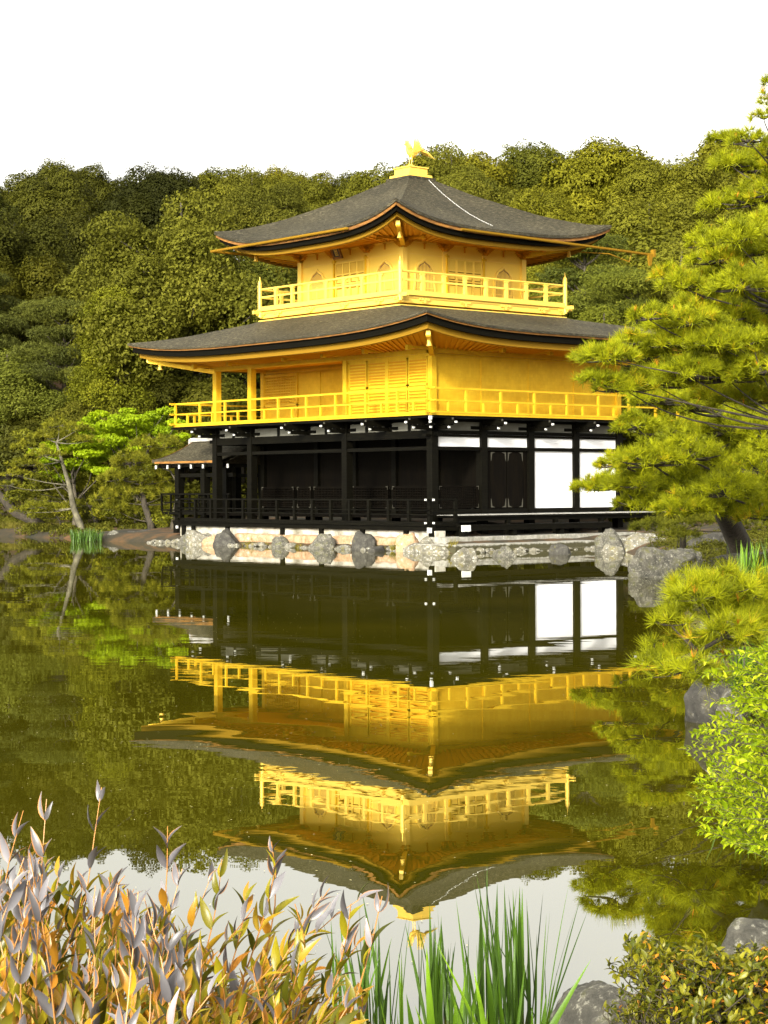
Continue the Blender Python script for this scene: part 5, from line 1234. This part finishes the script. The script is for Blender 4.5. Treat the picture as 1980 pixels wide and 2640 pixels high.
# fresh green shrub on the right bank
rr = np.random.default_rng(8); stems = []
base = ground_at(2080, 8.3, .3)
tips = [(1772,1952),(1800,1900),(1830,1840),(1800,2010),(1850,1990),(1815,1752),(1790,2128),(1830,2160),(1880,2165),(1925,2180),(1780,2060),(1840,2080),(1890,1770),(1900,1720),(1930,1680),(1960,1650),(1975,1700)]
for i in range(270):
    if i < len(tips)*4: tx, ty = tips[i % len(tips)]; tx += rr.normal()*16; ty += rr.normal()*16
    else:
        ty = rr.uniform(1660, 2190); lo = np.interp(ty, [1640,1700,1760,1860,1960,2060,2130,2200], [1950,1890,1830,1820,1780,1800,1800,1880]); tx = lo+(2040-lo)*rr.random()**.8
    d = rr.uniform(7.4, 9.0); tip = at(tx, ty, d); root = at(tx+rr.uniform(120,260), ty+rr.uniform(-10,90), d+rr.uniform(.0,.4)); stems.append((root, tip))
leafy_shrub('fresh_green_shrub', 'bright yellow-green shrub spreading from the right edge over the water', base, stems, (.024,.046), (.34,.48), 14, F_SHRUB, rr, spread=.9, seg=3, stem_r=.0022, low=.10, edge=0, cat='shrub', stem_mat=BARKG)
# azalea bottom right
rr = np.random.default_rng(14); stems = []
AX_ = [1640,1665,1700,1760,1800,1860,1920,1990,2060]; AY_ = [2520,2400,2470,2450,2440,2470,2480,2440,2430]
for i in range(1000):
    px = rr.uniform(1655, 2060); env = np.interp(px, AX_, AY_); py = env+abs(rr.normal())*95+rr.uniform(0,20)
    if px < 1655+(py-2450)*.45: px = 1660+(py-2450)*.45+rr.uniform(0,60)
    d = rr.uniform(5.0, 6.0)-(py-2400)*.0012; tip = at(px, py, d); root = tip+np.array([rr.normal()*.03, rr.normal()*.03, -rr.uniform(.05,.09)]); stems.append((root, tip))
base = ground_at(1850, 5.6, .1)
leafy_shrub('azalea_shrub', 'dense small leaved azalea with orange tipped rosettes in the lower right corner', base, stems, (.018,.032), (.44,.58), 7, F_AZAL, rr, spread=1.0, seg=3, stem_r=.0018, low=.15, edge=0, stem_mat=BARK, curl=.2, vfun=lambda u, v: min(1, v*.75+(.45 if u > .88 and v > .3 else 0)))
stems = []
for i in range(110):
    px = rr.normal(1672, 26); py = 2560+abs(rr.normal())*40+abs(px-1665)*.6; d = rr.uniform(5.6,5.9); tip = at(px, py, d); stems.append((tip+np.array([rr.normal()*.03, rr.normal()*.03, -.1]), tip))
leafy_shrub('azalea_shrub', 'small azalea sprig leaning over the lichen stone', ground_at(1675, 5.75, .1), stems, (.014,.024), (.42,.55), 5, F_AZAL, rr, spread=1.0, seg=3, stem_r=.002, low=.45, edge=0, stem_mat=BARKG, curl=.2, vfun=lambda u, v: min(1, v*.75+(.45 if u > .88 and v > .3 else 0)))
# low cover along the right bank
cl = []
for i in range(520):
    d = 9+51*rg.random()**1.4; r = np.interp(d, [8,11,14.6,19,25,33,41,52], [1.25,1.75,2.45,3.1,4.0,5.2,6.2,7.1])+rg.uniform(.5, 4.5)
    cl.append((cw(r, d, float(terrain_z(r, d)[0])), rg.uniform(.15,.4)))
V, F, vv = clumps_leaves(cl, 2200, .07, .035, rg, .6); tag(np_mesh('ground_cover', V, F, F_BROAD, None, {'v': vv}), 'low green ground cover along the right bank', 'ground cover', kind='stuff')
# petals and leaf bits on the water
P = []
for i in range(900):
    d = rg.uniform(7.2, 30)**1.0; r = (rg.uniform(-.21, .02) if i % 3 else rg.uniform(-.1,.16))*d; P.append(cw(r, d, .004+rg.uniform(0,.002)))
P = np.array(P); P = P[pond_sd(np.stack([(P-CAM) @ RT, (P-CAM) @ FW], 1)) < -.2]
a = rg.uniform(0, 6.28, len(P)); s = rg.uniform(.002,.009,len(P)); ax = np.stack([np.cos(a), np.sin(a), 0*a], 1)*s[:,None]; bx = np.stack([-np.sin(a), np.cos(a), 0*a], 1)*s[:,None]*.5
V = np.stack([P-ax, P+bx, P+ax, P-bx], 1).reshape(-1,3)
tag(np_mesh('floating_petals', V, np.arange(len(V)).reshape(-1,4), mat('petals', (.75,.66,.34), .7)), 'pale petals and leaf bits floating on the pond', 'petals', kind='stuff')
# bank cover at the left, under the trees
cl = []
for i in range(420):
    px = rg.uniform(-60, 470); d = rg.uniform(73.5, 86); r = (px-990)/FPX*d
    if pond_sd(np.array([[r, d]]))[0] < .25 or (px > 80 and px < 250 and d < 82 and d > 79 and rg.random() < .8): continue
    cl.append((cw(r, d, float(terrain_z(r, d)[0])), rg.uniform(.12,.42)))
V, F, vv = clumps_leaves(cl, 1500, .13, .05, rg, .6); o = np_mesh('bank_grass', V, F, F_BROAD, None, {'v': vv}); tag(o, 'short dark grass and weeds on the left bank', 'grass', kind='stuff')
# small stones packed along the pavilion's waterline
V0, F0 = ico(2); Vs, Fs, nb = [], [], 0
line = [(-13.0,-1.75),(-6,-1.72),(1.2,-1.85)]
for i in range(210):
    if i < 150: x = rg.uniform(-13.2, 1.3); y = -1.62-abs(rg.normal())*.14
    else: x = rg.uniform(3.05, 3.3)+abs(rg.normal())*.08; y = rg.uniform(-1.9, 5.5)
    sz_ = rg.uniform(.05,.16)*np.array([1.2,1,.75]); nz = 1+.25*np.sin(V0[:,[0]]*rg.uniform(2,5)+rg.uniform(0,6))*np.sin(V0[:,[1]]*rg.uniform(2,5)+rg.uniform(0,6))
    P = V0*nz; 
    for _ in range(4):
        n_ = unit(rg.normal(size=3)); P = P-np.outer(np.clip(P @ n_-.6, 0, None)*.9, n_)
    a = rg.uniform(0,6.28); P = P*sz_; P = np.stack([P[:,0]*math.cos(a)-P[:,1]*math.sin(a), P[:,0]*math.sin(a)+P[:,1]*math.cos(a), P[:,2]], 1)+np.array([x, y, rg.uniform(-.05,.07)])
    Vs.append(P); Fs.append(F0+nb); nb += len(V0)
tag(np_mesh('shore_pebbles', np.concatenate(Vs), np.concatenate(Fs), ROCKL, smooth=True), 'small loose stones packed at the waterline between the boulders', 'pebbles', kind='stuff')
# rounded shrubs close to the left waterline
rg = np.random.default_rng(77)
small_tree('clipped_shrub', 'rounded olive shrub close to the water left of the iris patch', 150, 78.5, [(120,1318,30),(160,1312,34),(90,1322,26),(190,1324,26)], 1900, .12, .07, F_LPINE, BARK, rg, tr=.05, flat=.6, z0=.35, cat='shrub')
small_tree('clipped_shrub', 'low rounded green shrub between the iris patch and the bank pine', 290, 75.5, [(262,1322,28),(300,1318,32),(335,1328,26)], 1900, .12, .07, F_PINE, BARK, rg, tr=.05, flat=.6, z0=.35, cat='shrub')
small_tree('clipped_shrub', 'small dark shrub tucked against the left end of the black deck', 430, 72.5, [(415,1338,24),(445,1332,26)], 1900, .11, .06, F_PINE, BARK, rg, tr=.04, flat=.7, z0=.35, cat='shrub')
small_tree('weeping_tree', 'low spreading yellow-green tree between the lichened tree and the maple', 255, 78, [(60,1120,30),(110,1235,44),(170,1255,48),(230,1245,46),(285,1225,40),(200,1225,40),(140,1205,40),(250,1280,40),(80,1265,36),(40,1280,34)], 1500, .13, .08, F_LPINE, BARK, rg, tr=.10, flat=.5)
